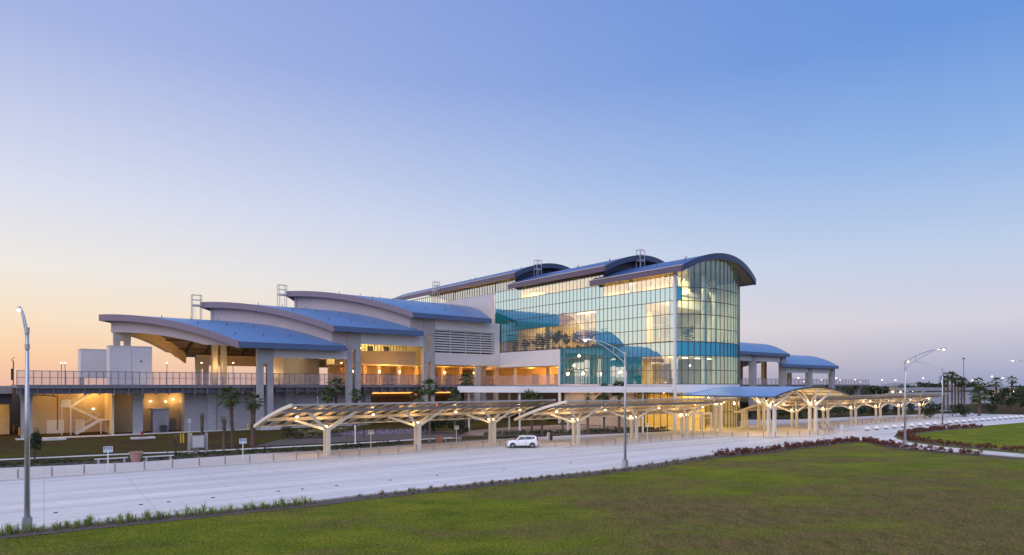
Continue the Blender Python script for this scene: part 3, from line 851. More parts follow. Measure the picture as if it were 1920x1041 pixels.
# pale wall and clerestory behind the hall roof
MB().box(U0 - .12, U0 + .2, 1.75, 50, 12, 30.4).build('flank_wall', M['pale'], term)
pl = [((U0 - .05, VF + (NC + j + 1) * PIT), (U0 - .05, VF + (NC + j) * PIT), 30.45, 32.8) for j in range(45)]
panes(pl, 'clerestory_glass', M['vision'], term)
mu2 = MB()
for j in range(46):
    v = VF + (NC + j) * PIT; mu2.box(U0 - .14, U0 - .06, v - .04, v + .04, 30.42, 32.8)
mu2.build('mullion', M['mull'], term)
MB().box(U0 - .15, U0 + .5, -20.4, 1.7, 12.4, 15.87).build('white_band', M['white'], term)
MB().box(U0 - .1, U0 + .3, -20.9, -20.4, 0, 15.87).build('white_jamb', M['white'], term)
MB().box(U0 - .2, U0 + .25, VF - .2, VF + .18, 0, 27.9).build('corner_post', M['white'], term)
# bowed end
SG = 3.2; RB = (10.5 ** 2 + SG ** 2) / (2 * SG); CV = VF - SG + RB
half = math.asin(10.5 / RB)
NB = 18
def bp(t): a = -half + 2 * half * t; return (UC + RB * math.sin(a), CV - RB * math.cos(a))
bow = [bp(i / NB) for i in range(NB + 1)]
for r in range(len(ROWS) - 1):
    z0, z1 = ROWS[r], ROWS[r + 1]
    vis, spd = [], []
    for i in range(NB):
        p, q = bow[i], bow[i + 1]
        tz_ = za((p[0] + q[0]) / 2, 28.0) - 1.0
        if z0 > tz_ - .1: continue
        (spd if (r == 2 or (r in (6,) and i < 1)) else vis).append((p, q, z0 + .03, min(z1 - .03, tz_)))
    panes(vis, 'bow_glass', M['bowglass'], term); panes(spd, 'bow_spandrel', M['spandb'], term)
bm_, bt = MB(), MB()
for i, p in enumerate(bow):
    if i % 1 == 0: bm_.box(p[0] - .05, p[0] + .05, p[1] - .10, p[1] - .02, 8.4, za(p[0], 28.0) - 1.0)
for z in ROWS[:8]:
    bt = MB()
    for a, b in zip(bow[:-1], bow[1:]):
        if z < 28.05 and za((a[0] + b[0]) / 2, 28) - 1 > z: bt.bar((a[0], a[1] - .05, z), (b[0], b[1] - .05, z), .1, .13)
    bt.build('transom', M['mull'], term)
bm_.build('mullion', M['mull'], term)
MB().ribbon([(p[0], p[1] - .12) for p in bow], [6.9] * (NB + 1), [8.34] * (NB + 1), (0, .4)).build('base_band', M['white'], term)
MB().box(U0 - .12, U0 + .3, VF, -20.9, 6.9, 8.34).build('base_band', M['white'], term)
# far flank
MB().box(U1 - .3, U1, VF + .3, 50, 0, 28.5).build('far_wall', M['pale'], term)
# inside
for z0, z1, va in ((13.5, 15.98, -45), (23.4, 25.6, -44)):
    MB().box(U0 + .35, U1 - .35, va, 49, z0, z1).build('floor_slab', M['inwall'], term)
    MB().bar((U0 + .4, va, z0 + .6), (U1 - .4, va, z0 + .6), .12, 1.2).build('slab_edge', M['cream'], term)
MB().box(U0 + .35, U1 - .35, VF + .6, 49, 8.0, 8.33).build('floor_slab', M['infloor'], term)
MB().box(U0 + 9, U0 + 9.4, -38, 49, 8.34, 32).build('core_wall', M['inwall'], term)
MB().box(U0 + 9, U0 + 9.3, -47, -38, 25.6, 31).build('core_wall', M['inwall'], term)
MB().box(U0 + 3.5, U1 - 3, -36.0, -35.6, 8.34, 27).build('core_wall', M['inwall'], term)
for u, v in ((59, -47.5), (66, -49), (72.5, -47), (58, -38), (58, -26), (58, -14), (58, -2)):
    MB().tube((u, v, 8.34), (u, v, 29), .5, n=14).build('round_column', M['conc'], term)
for z0, z1 in ((17.2, 20.6), (20.9, 22.6), (9.6, 12.2)):
    for u in (60.0, 63.2, 66.4, 69.6):
        MB().box(u, u + 2.5, -36.12, -36.02, z0, z1).build('inner_window', M['tealw' if z0 > 10 else 'tan'], term)
for z in (16.0, 25.6):
    MB().box(U0 + 1.2, U1 - 1.2, -44.9, -44.82, z, z + 1.1).build('balustrade', M['mesh'], term)
br = MB()
for u, v in ((59, -47.5), (72.5, -47)):
    for a in (-3, -1.5, 1.5, 3):
        br.bar((u, v, 23.6), (u + a, v, 28.6), .16)
br.build('roof_brace', M['cream'], term)
for zc, vs_, p in ((13.3, (-48, -40, -44), 330), (23.2, (-46, -38, -27, -16, -5), 430), (28.2, (-46, -38, -28, -16), 650), (31, (-2, 10, 24, 38), 2000)):
    for v in vs_:
        uu = U0 + 5 if v < -33 or zc < 30 else U0 + 5
        lamp('hall_light', uv(uu, v, zc), p, (1, .80, .50), typ='AREA', size=(6, 5))
for v in (-41, -30, -18, -6):
    MB().box(U0 + 2, U0 + 2.4, v, v + 6, 23.2, 23.36).build('ceiling_strip', M['glowstrip'], term)
for u in (58, 62, 66, 70):
    MB().box(u, u + 1.6, -47, -46.7, 13.3, 13.44).build('ceiling_strip', M['glowstrip'], term)
lamp('bow_light', uv(65.5, -46, 26.5), 1500, (1, .78, .45), typ='AREA', size=(12, 5))
lamp('bow_light', uv(65.5, -46, 13.2), 560, (1, .80, .40), typ='AREA', size=(12, 5))
lamp('bow_light', uv(65.5, -43, 22.9), 650, (1, .78, .45), typ='AREA', size=(12, 5))
# ground floor lobby
MB().box(U0 + 1.2, U0 + 1.5, -41, -21, 0, 6.9).build('ground_wall', M['tan'], term)
MB().box(U0 + .35, U1 - .3, VF + .4, 16, 6.6, 6.85).build('lobby_ceiling', M['inwall'], term)
MB().box(U0 + 12, U0 + 12.3, VF + 2, -20, .13, 6.6).build('lobby_wall', M['inwall'], term)
MB().box(U0 + .5, U1 - .5, VF + .5, -20, .10, .16).build('lobby_floor', M['infloor'], term)
lg, lm = [], MB()
for i in range(NB):
    lg.append((bow[i], bow[i + 1], .16, 6.85))
panes(lg, 'lobby_glass', M['lglass'], term)
lf2 = [((U0 + .3, VF + .3 + (j + 1) * 1.5), (U0 + .3, VF + .3 + j * 1.5), .16, 6.85) for j in range(6)]
panes(lf2, 'lobby_glass', M['lglass'], term)
for p in bow: lm.box(p[0] - .05, p[0] + .05, p[1] - .08, p[1], .14, 6.9)
for j in range(7): lm.box(U0 + .2, U0 + .3, VF + .25 + j * 1.5, VF + .35 + j * 1.5, .14, 6.85)
for a, b in zip(bow[:-1], bow[1:]): lm.bar((a[0], a[1] - .04, 3.3), (b[0], b[1] - .04, 3.3), .08, .12)
lm.build('lobby_frame', M['mull'], term)
for (i0, i1) in ((2, 5), (12, 15)):
    a, b = bow[i0], bow[i1]
    vb = MB()
    d = Vector((b[0] - a[0], b[1] - a[1])).normalized(); n = Vector((d.y, -d.x)); w = (Vector(b) - Vector(a)).length
    def q(t, s, z): return (a[0] + d.x * t + n.x * s, a[1] + d.y * t + n.y * s, z)
    for t in (0, w / 2, w):
        vb.bar(q(t, 1.6, .13), q(t, 1.6, 3.2), .28)
    vb.bar(q(0, 1.6, 3.2), q(w, 1.6, 3.2), .3, .35); vb.bar(q(0, .1, 3.2), q(0, 1.6, 3.2), .3, .35); vb.bar(q(w, .1, 3.2), q(w, 1.6, 3.2), .3, .35)
    vb.bar(q(0, 1.6, 2.4), q(w, 1.6, 2.4), .1)
    vb.build('entrance_frame', M['cream'], term)
for v in (-46, -36, -26):
    lamp('lobby_light', uv(U0 + 6, v, 6.4), 420, (1, .74, .30), typ='AREA', size=(6, 5))
lamp('lobby_light', uv(68, -47, 6.4), 420, (1, .74, .30), typ='AREA', size=(8, 4))
lamp('wall_wash', uv(U0 - 3, -32, 5.5), 130, (1, .62, .30), .3); lamp('wall_wash', uv(U0 - 3, -25, 5.5), 130, (1, .62, .30), .3)
lamp('deck_room', uv(U0 + 4, -7, 11.8), 600, (1, .42, .08), .4); lamp('deck_room', uv(U0 + 5, -16, 11.5), 600, (1, .46, .10), .4)
MB().box(U0 + .5, U0 + 9, -20.3, 1.6, 12.2, 12.39).build('deck_room_ceiling', M['inwall'], term)
MB().box(U0, U0 + 9, -20.9, 1.5, 7.7, 8.3).build('deck_room_floor', M['infloor'], term)
MB().box(U0 + .1, U0 + .16, -20.3, 1.5, 8.3, 10.4).build('deck_room_railing', M['mesh'], term)
MB().box(U0 - .2, U0 + .7, 1.3, 2.3, 0, 12.4).build('pier', M['ctan'], term)
for v in (-12, -4):
    MB().box(U0 + 8.9, U0 + 8.98, v, v + 2.4, 8.34, 10.8).build('door', M['concd'], term)
# ================================================================== CANOPIES
DV = Vector((math.cos(AD), math.sin(AD))); NVV = Vector((-math.sin(AD), math.cos(AD)))
def loc2(c, x, y, z=0):
    p = Vector(c) + DV * x + NVV * y
    return Vector((p.x, p.y, z))
def cz(n): return 6.0 - .19 * (n + 4) - .011 * (n + 4) ** 2
NS = [-4 + 9.3 * i / 10 for i in range(11)]
def x0(n, a): return a - .16 * (n + 4)
def canopy(c, label, xa=-5.3, xb=31.7, cols=(0, 11.8, 23.6)):
    t = thing('shade_canopy', label, 'canopy', (c[0], c[1], .12), AD, 'tilted canopies on forked posts')
    n = int((xb - xa) / .8); w = (xb - xa) / n
    for kind, m in (('deck_panel', 'creamroof'), ('solar_panel', 'solar')):
        ms = None
        for i in range(n):
            if (i % 2 == 0) != (kind == 'deck_panel'): continue
            if ms is None or True:
                b = MB()
                A = [(x0(q, xa) + i * w + .03, q) for q in NS]; B = [(x0(q, xa) + (i + 1) * w - .03, q) for q in NS]
                dz = 0 if kind == 'deck_panel' else .10
                b.shell(A, B, lambda x, y: cz(y) + dz, .05 if dz == 0 else .04)
                b.build(kind, M[m], t)
    def run(nn, dz, w_, h_, name, m):
        MB().bar((x0(nn, xa), nn, cz(nn) + dz), (x0(nn, xb), nn, cz(nn) + dz), w_, h_).build(name, M[m], t)
    run(-4.05, .0, .12, .18, 'edge_beam', 'alu'); run(5.35, .0, .12, .2, 'edge_beam', 'cream')
    run(-1.8, -.30, .22, .34, 'main_beam', 'concd'); run(1.8, -.30, .22, .38, 'main_beam', 'ctan')
    for xe in (xa, xb):
        b = MB()
        for p, q in zip(NS[:-1], NS[1:]):
            b.bar((x0(p, xe), p, cz(p)), (x0(q, xe), q, cz(q)), .16, .34)
        b.build('end_arch', M['cream'], t)
    for x in cols:
        pc = MB()
        for y in (-.47, .47):
            pc.box(x - .19, x + .19, y - .19, y + .19, 0, 3.25)
        pc.box(x - .22, x + .22, -.62, .62, 2.85, 3.1)
        po = pc.build('post', M['cream'], t)
        for bx, by in ((-2.8, -1.8), (2.9, -1.8), (-3.2, 1.8), (2.6, 1.8)):
            MB().bar((x + (.1 if bx > 0 else -.1), .4 if by > 0 else -.4, 2.9), (x + bx, by, cz(by) - .46), .22, .27).build('branch', M['cream'], po)
        for y in (-.62, .62):
            MB().lathe([(.06, 0), (.16, .12), (.16, .2)], 8, (x - .25, y * .75, 3.22)).build('uplight', M['glow'], po)
        lamp('canopy_light', loc2(c, x - .25, -.2, 3.9), 70, (1, .68, .28), .18)
        lamp('canopy_light', loc2(c, x - .25, 1.2, 3.6), 52, (1, .66, .27), .18)
    for x in (cols[0] - 3.4, cols[0] + 5.9, cols[1] + 5.9, cols[2] + 5):
        MB().lathe([(.05, 0), (.14, .05), (.14, .16)], 8, (x, .2, 4.42)).build('downlight', M['glow'], t)
        lamp('canopy_light', loc2(c, x, .2, 4.35), 60, (1, .64, .26), .12)
    for x in (cols[0] - 2.5, cols[2] + 1.5):
        MB().tube((x, -4, cz(-4)), (x, -4, cz(-4) + .9), .03).build('lightning_rod', M['alu'], t)
    return t
canopy((-21.7, 73.9), 'leftmost canopy of slanted solar slats, behind the white car', cols=(0, 11.9, 23.6))
canopy((8.97, 88.2), 'slatted canopy with its left tip just right of the white car, before the palms')
canopy((54.2, 121), 'slatted canopy right behind the blue vaulted entrance roof', xa=-8, xb=30)
canopy((82.6, 142.2), 'farthest and rightmost slatted canopy, ending beside the lawn', xa=-5.3, xb=30)

# entrance canopy
EC = (40.8, 98.0)
ec = thing('entrance_canopy', 'blue vaulted entrance canopy on tall forked cream posts before the bowed glass end', 'canopy', (EC[0], EC[1], .12), AD)
def ez(x): return 6.35 + 1.5 * (1 - ((x - 12.25) / 12.25) ** 2)
XS = [24.5 * i / 20 for i in range(21)]
MB().shell([(x, 0) for x in XS], [(x, 20.6) for x in XS], lambda x, y: ez(x), .07).build('roof', seam('blue_entrance_roof', (.15, .27, .55), 1, .6, .36, 0, .4, .6, .75), ec)
MB().shell([(x, .12) for x in XS], [(x, 20.5) for x in XS], lambda x, y: ez(x) - .12, .05).build('soffit', M['creamroof'], ec)
MB().ribbon([(x, -.04) for x in XS], [ez(x) - .22 for x in XS], [ez(x) + .02 for x in XS], (0, .1)).build('edge_band', M['solar'], ec)
MB().box(-.06, .06, 0, 20.6, ez(0) - .2, ez(0) + .03).build('eave_band', M['fasciab'], ec)
MB().box(24.44, 24.56, 0, 20.6, ez(0) - .2, ez(0) + .03).build('eave_band', M['cream'], ec)
for x in (2.5, 6.5, 10.5, 14.5, 18.5, 22):
    MB().bar((x, .3, ez(x) - .38), (x, 20.3, ez(x) - .38), .2, .36).build('purlin', M['cream'], ec)
for x, y in ((2.0, 1.7), (14.3, 1.5), (2.8, 12.2), (15.7, 12.0)):
    b = MB()
    for d in (-.5, .5):
        b.box(x - .22, x + .22, y + d - .22, y + d + .22, 0, 4.8)
    b.box(x - .26, x + .26, y - .75, y + .75, 4.3, 4.6)
    po = b.build('post', M['cream'], ec)
    for dx, dy in ((-3.6, 1.2), (3.8, -1.2), (-1.2, -1.2), (5.6, 2.6), (1.2, 2.6)):
        xx = min(max(x + dx, .4), 24); MB().bar((x, y + (.4 if dy > 0 else -.4), 4.5), (xx, y + dy, ez(xx) - .5), .24, .28).build('branch', M['cream'], po)
    for d in (-.5, .5):
        MB().lathe([(.06, 0), (.17, .12), (.17, .2)], 8, (x, y + d, 4.82)).build('uplight', M['glow'], po)
    lamp('canopy_light', loc2(EC, x + .3, y, 5.5), 150, (1, .76, .42), .2)
    lamp('canopy_light', loc2(EC, x + 3.5, y + 4, 4.6), 420, (1, .64, .26), .3)

# flat covered walkway
fw = thing('covered_walkway', 'flat white roofed walkway on thin posts in front of the glass terminal', 'canopy')
wp = [(-9.3, 107.6), (1.1, 105.2), (27.2, 107.2), (24.2, 114.5), (-6.5, 115.5)]
MB().prism(wp, 6.98, 8.02).build('roof', M['white'], fw)
MB().prism([(p[0] * 1.0, p[1] + .25) for p in wp], 8.02, 8.12).build('roof_edge', M['fasciab'], fw)
for x, y in ((-7.6, 111.5), (-.5, 115), (1.3, 105.9), (9.5, 107.3), (15.5, 107.8), (22.5, 108.4), (3.6, 113)):
    MB().tube((x, y, 0.12), (x, y, 6.99), .17, n=12).build('post', M['white'], fw)

# ================================================================== STREET LAMPS
def street_lamp(p, az, label, hz=11.6, reach=5.3, cat='street lamp', light=True):
    t = thing('street_lamp', label, cat, (p[0], p[1], 0), az, 'tall galvanised street lamps')
    po = MB().path([(0, 0, .75), (0, 0, hz)], [.15, .085], 12).build('pole', M['alu'], t, True)
    MB().tube((0, 0, 0), (0, 0, .72), .17, n=12).add([(-.24, -.24, 0), (.24, -.24, 0), (.24, .24, 0), (-.24, .24, 0), (-.22, -.22, .78), (.22, -.22, .78), (.22, .22, .78), (-.22, .22, .78)],
        [(0, 3, 2, 1), (4, 5, 6, 7), (0, 1, 5, 4), (1, 2, 6, 5), (2, 3, 7, 6), (3, 0, 4, 7)]).build('base', M['alu'], t)
    up = [(reach * s, 0, hz - .2 + 1.75 * (1 - (1 - s) ** 1.7)) for s in (0, .25, .5, .75, 1)]
    dn = [(reach * s * .84, 0, hz - 1.1 + 2.45 * (1 - (1 - s) ** 1.25)) for s in (0, .33, .66, 1)]
    ar = MB().path(up, .05, 8).path(dn, .045, 8)
    ar.bar((reach * .3, 0, hz + .05), (reach * .3, 0, hz + .62), .05)
    ar.tube((0, 0, hz - 1.25), (0, 0, hz - .95), .13).tube((0, 0, hz - .35), (0, 0, hz), .12)
    ar.build('arm', M['alu'], t)
    z = hz + 1.55
    hd = MB()
    hd.add([(reach - .1, -.06, z - .02), (reach + .85, -.14, z), (reach + .85, .14, z), (reach - .1, .06, z - .02), (reach - .1, -.05, z + .12), (reach + .8, -.1, z + .2), (reach + .8, .1, z + .2), (reach - .1, .05, z + .12)],
           [(0, 3, 2, 1), (4, 5, 6, 7), (0, 1, 5, 4), (1, 2, 6, 5), (2, 3, 7, 6), (3, 0, 4, 7)])
    ho = hd.build('head', M['alu'], t)
    MB().lathe([(.03, -.14), (.11, -.1), (.13, 0)], 10, (reach + .5, 0, z - .01)).build('bulb', M['glow'], ho)
    if light:
        q = Vector((p[0], p[1])) + Vector((math.cos(az), math.sin(az))) * (reach + .5)
        lamp('street_light', (q.x, q.y, z - .25), 320, (1, .80, .52), .1)
    return t
NA = AD + math.pi / 2
street_lamp(G(51, 995), R(131.5), 'street lamp with a single arm, nearest and leftmost, beside grass tufts')
street_lamp(G(1172, 877), NA, 'street lamp on the lawn edge right of the white car')
street_lamp(G(1697, 837), AD - .5, 'street lamp rising from the red shrubs, arm to the right')
street_lamp(G(1767, 805), NA, 'street lamp behind the lawn island, arm reaching left', hz=11.3)
street_lamp((104.5, 122.5), NA, 'street lamp whose arm enters at the right edge of the picture')

# ================================================================== CAR
car = thing('parked_car', 'small boxy white hatchback car parked facing left at the kerb', 'car', (0, 0, .006), math.pi + .12)
cp = loc2(G(981, 840.5), .3, .75); car.location = (cp.x, cp.y, .008)
def loftx(st):
    """st: list of (x, [(y,z),...]) half sections, mirrored"""
    b = MB(); n = None; vs = []
    for x, sec in st:
        full = [(y, z) for y, z in sec] + [(-y, z) for y, z in reversed(sec)]
        n = len(full); vs += [(x, y, z) for y, z in full]
    fs = []
    for k in range(len(st) - 1):
        for i in range(n):
            fs.append((k * n + i, (k + 1) * n + i, (k + 1) * n + (i + 1) % n, k * n + (i + 1) % n))
    fs += [tuple(range(n)), tuple(range((len(st) - 1) * n, len(st) * n))[::-1]]
    return b.add(vs, fs)
def sec(w, zl, zs, zt_, tw): return [(w * .94, zl), (w, zl + .15), (w, zs), (w * .985, zs + .12), (tw, zt_)]
body = loftx([(2.05, sec(.62, .32, .55, .78, .55)), (1.98, sec(.78, .26, .58, .86, .68)), (1.75, sec(.87, .22, .62, .95, .78)), (1.2, sec(.89, .20, .66, 1.02, .82)),
              (.75, sec(.89, .20, .68, 1.06, .82)), (-1.4, sec(.89, .20, .70, 1.08, .82)), (-1.85, sec(.87, .22, .70, 1.08, .80)), (-2.03, sec(.80, .30, .68, 1.02, .74)), (-2.08, sec(.70, .36, .66, .95, .66))])
bo = body.build('body', M['carp'], car, True)
roofm = loftx([(.95, [(.80, 1.02), (.78, 1.05)]), (.30, [(.80, 1.05), (.66, 1.56)]), (-.2, [(.81, 1.06), (.66, 1.62)]), (-1.5, [(.81, 1.06), (.65, 1.61)]), (-1.85, [(.80, 1.06), (.62, 1.54)]), (-2.02, [(.76, 1.02), (.72, 1.05)])])
roofm.build('cabin', M['carp'], bo)
for s in (1, -1):
    def wy(z): return s * (.815 - (z - 1.06) * .275 + .012)
    for k, pg in enumerate(([(.66, 1.10), (-.32, 1.12), (-.32, 1.49), (.28, 1.46)], [(-.38, 1.12), (-1.25, 1.14), (-1.25, 1.48), (-.38, 1.49)], [(-1.31, 1.16), (-1.62, 1.24), (-1.62, 1.46), (-1.31, 1.48)])):
        b = MB(); b.add([(x, wy(z), z) for x, z in pg] + [(x, wy(z) - s * .02, z) for x, z in pg], [(0, 1, 2, 3), (7, 6, 5, 4), (0, 4, 5, 1), (1, 5, 6, 2), (2, 6, 7, 3), (3, 7, 4, 0)])
        b.build('side_window', M['cglass'], bo)
    MB().box(.62, .80, s * .98 - .09, s * .98 + .09, 1.06, 1.22).build('mirror', M['carp'], bo)
    MB().box(-1.35, 1.3, s * .905 - .015, s * .905 + .015, .20, .34).build('sill', M['black'], bo)
    MB().box(1.85, 2.0, s * .70 - .1, s * .70 + .1, .70, .84).build('headlight', M['cglass'], bo)
    MB().box(-2.09, -1.93, s * .78 - .07, s * .78 + .07, .90, 1.38).build('tail_light', M['red'], bo)
    MB().box(-.40, -.385, s * .893 - .006, s * .893 + .006, .36, 1.06).build('door_seam', M['black'], bo)
    MB().box(-.62, -.45, s * .90 - .02, s * .90 + .02, .92, .95).build('handle', M['carp'], bo)
    for x in (1.27, -1.30):
        MB().tube((x, s * .70, .36), (x, s * .898, .36), .39, n=20).build('wheel_arch', M['black'], bo)
        w = MB().tube((x, s * .70, .325), (x, s * .91, .325), .325, n=24).build('wheel', M['tyre'], car)
        rm = MB().tube((x, s * .9, .325), (x, s * .922, .325), .09, n=12)
        for q in range(5):
            a = q * 2 * math.pi / 5
            rm.bar((x, s * .915, .325), (x + .2 * math.cos(a), s * .915, .325 + .2 * math.sin(a)), .08, .02)
        for q in range(20):
            a, b_ = q * math.pi / 10, (q + 1) * math.pi / 10
            rm.bar((x + .21 * math.cos(a), s * .914, .325 + .21 * math.sin(a)), (x + .21 * math.cos(b_), s * .914, .325 + .21 * math.sin(b_)), .04, .04)
        rm.build('rim', M['alu'], w)
b = MB(); b.add([(.93, -.72, 1.07), (.93, .72, 1.07), (.36, .60, 1.52), (.36, -.60, 1.52)], [(0, 1, 2, 3)]); b.v = [(x + .03, y, z) for x, y, z in b.v]; b.build('windscreen', M['cglass'], bo)
MB().box(1.96, 2.07, -.6, .6, .30, .48).build('bumper', M['black'], bo)
MB().box(-2.12, -2.0, -.72, .72, .30, .50).build('bumper', M['black'], bo)

# ================================================================== SMALL STREET FURNITURE
def along(pts, step, off=0.0, start=0.0):
    out = []; need = start
    for a, b in zip(pts[:-1], pts[1:]):
        d = (b - a); l = d.length; d.normalize(); n = Vector((-d.y, d.x))
        while need <= l:
            out.append((a + d * need + n * off, math.atan2(d.y, d.x))); need += step
        need -= l
    return out
b0 = None
cand = [q for q in along(kp, 2.4, .45, 1.2)]
bl = thing('bollard', 'slim dark bronze bollard in the row along the plaza kerb', 'bollard', (0, 0, .12), 0, 'bollards along the plaza kerb')
MB().tube((0, 0, 0), (0, 0, .8), .065, n=10).build('shaft', M['wood'], bl)
MB().lathe([(.075, .8), (.075, .84), (.05, .89), (.0, .90)], 10).build('cap', M['alu'], bl)
first = True
for q, a in cand:
    if q.y < 38: continue
    if first: bl.location = (q.x, q.y, .12); first = False
    else: dup(bl, (q.x, q.y, .12))
# white lane separators
ds = MB()
ds.lathe([(.42, .26), (.56, .30), (.54, .42), (.42, .64), (.22, .76), (.01, .80)], 14)
d0 = ds.build('lane_separator', M['white'], None, True); tag(d0, 'white domed lane separator in the row down the right hand road', 'separator', 'lane separators on the road')
MB().lathe([(.32, 0), (.34, .28)], 12).build('base', M['concd'], d0)  # dark foot, its colour standing in for the shade under the dome
pa, pb = G(1626, 808), G(1985, 778.5)
nsep = 31
for i in range(nsep):
    p = pa + (pb - pa) * (i / (nsep - 1))
    if i == 0: d0.location = (p.x, p.y, .004)
    else:
        dup(d0, (p.x, p.y, .004))
# benches, planters
def bench(p, rz, label):
    t = thing('bench', label, 'bench', (p[0], p[1], .12), rz)
    MB().box(-1.5, 1.5, -.22, .22, .42, .50).build('seat', M['pale'], t)
    for x in (-1.15, 1.15): MB().box(x - .09, x + .09, -.2, .2, 0, .42).build('leg', M['conc'], t)
def planter(p, label):
    t = thing('planter', label, 'planter', (p[0], p[1], .12), 0)
    MB().lathe([(.42, 0), (.62, .9), (.68, .96), (.68, 1.06), (.58, 1.06), (.55, .95)], 20).build('pot', M['terra'], t, False)
    MB().lathe([(.01, .93), (.56, .94)], 12).build('soil', M['mulch'], t)
def g2(px, py, dy=.0): return loc2(G(px, py), 0, dy)
bench(g2(209, 870), AD, 'low white bench left of the big clay planter, behind a sign')
bench(g2(297, 865.5), AD, 'low white bench right of the big clay planter')
bench(g2(792, 832), AD, 'low white bench left of the clay planter under the leftmost canopy')
bench(g2(848, 829.5), AD, 'low white bench right of the clay planter under the leftmost canopy')
planter(g2(255, 868), 'large clay coloured planter tub between two white benches on open pavement')
planter(g2(823, 832), 'clay coloured planter tub under the leftmost slatted canopy')
planter(g2(1740, 781), 'distant clay planter at the end of the farthest canopy')
def bsign(p, label, h=2.35, w=.78, hh=.62, kind=0, z=.12):
    t = thing('stop_sign_board' if kind == 0 else 'sign', label, 'sign', (p[0], p[1], z), AD)
    MB().tube((0, 0, 0), (0, 0, h), .045).build('post', M['white'], t)
    pn = MB().box(-w / 2, w / 2, -.09, -.05, h - hh, h).build('panel', M['white'], t)
    if kind == 0:
        MB().box(-w * .44, -w * .04, -.096, -.091, h - hh * .50, h - .05).build('pictogram', M['navy'], pn)
        MB().box(w * .04, w * .44, -.096, -.091, h - hh * .50, h - .05).build('pictogram', M['navy'], pn)
        for x in (-.24, .24):
            MB().tube((w * x, -.099, h - hh * .30), (w * x, -.094, h - hh * .30), .075, n=12).build('pictogram', M['white'], pn)
            MB().tube((w * x, -.097, h - hh * .74), (w * x, -.092, h - hh * .74), .11, n=12).build('pictogram', M['teal'], pn)
    elif kind == 1:
        MB().box(-w * .3, -w * .08, -.096, -.091, h - hh * .8, h - hh * .2).build('mark', M['conc'], pn)
        MB().box(w * .08, w * .3, -.096, -.091, h - hh * .8, h - hh * .2).build('mark', M['conc'], pn)
    return t
bsign(g2(203, 888, .25), 'white twin sign with blue pictograms beside the planter and benches', h=2.4, w=.74, hh=.55)
bsign(g2(458, 866, .6), 'white twin sign with blue pictograms on open pavement left of the canopies', h=2.35, w=.74, hh=.55)
bsign(g2(699, 843, .6), 'white twin sign with blue pictograms between the first two canopy posts', h=2.35, w=.74, hh=.55)
bsign(g2(860, 831, .6), 'white twin sign with blue pictograms just left of the third canopy post', h=2.35, w=.74, hh=.55)
bsign(g2(1217, 827, .3), 'small grey sign on a thin post right of the middle street lamp', h=2.5, w=.35, hh=.6, kind=2)
bsign(G(1578, 822), 'blank white square sign on a thin post in the road junction', h=2.15, w=1.05, hh=.85, kind=2, z=0)
bsign(G(355, 812), 'small white parking sign on a post between yellow bollards', h=2.4, w=.5, hh=.6, kind=1, z=0)
t = thing('marker_post', 'tall plain white marker post in the garden behind the canopy', 'post', (*G(666, 831), 0)); MB().tube((0, 0, 0), (0, 0, 2.6), .08).build('shaft', M['white'], t); MB().box(-.1, .1, -.12, -.02, 1.9, 2.55).build('plate', M['white'], t)
def aboard(p, rz, label):
    t = thing('sandwich_board', label, 'sign', (p[0], p[1], .12), rz)
    for s in (1, -1):
        b = MB(); b.bar((-.3, s * .35, 0), (-.3, s * .05, 1.15), .05); b.bar((.3, s * .35, 0), (.3, s * .05, 1.15), .05)
        b.add([(-.3, s * .32, .2), (.3, s * .32, .2), (.3, s * .05, 1.15), (-.3, s * .05, 1.15), (-.3, s * .29, .2), (.3, s * .29, .2), (.3, s * .02, 1.15), (-.3, s * .02, 1.15)],
              [(0, 3, 2, 1), (4, 5, 6, 7), (0, 1, 5, 4), (1, 2, 6, 5), (2, 3, 7, 6), (3, 0, 4, 7)])
        b.build('board', M['white'], t)
aboard(g2(1029, 827), 1.9, 'white sandwich board standing by the hedge behind the white car')
aboard(g2(1453, 818), .6, 'white sandwich board by the tall posts of the blue entrance canopy')
bg_ = thing('black_bag', 'dark bag left against the white sandwich board behind the car', 'bag', (*g2(1033.5, 827.5), )[:2] + (.12,)); MB().lathe([(.16, 0), (.22, .3), (.2, .75), (.1, .95), (.05, 1.0)], 10).build('body', M['steel'], bg_); MB().lathe([(.04, 1.0), (.06, 1.06)], 8).build('top', M['black'], bg_)
rs0 = None
for px, py in ((104.5, 961.7), (264, 946.7), (316, 941.7), (399, 933.7), (522, 921.7), (567, 917.5), (631, 911), (732, 900.7), (820, 891.7), (945, 880), (1070, 868)):
    p = G(px, py)
    if rs0 is None:
        rs0 = MB().lathe([(.13, 0), (.13, .02), (.07, .05), (.01, .055)], 12).build('road_stud', M['steel']); rs0.location = (p.x, p.y, .005)
        tag(rs0, 'small dark round stud set in the road, in the line near the lawn', 'road stud', 'studs in the road')
    else: dup(rs0, (p.x, p.y, .005))
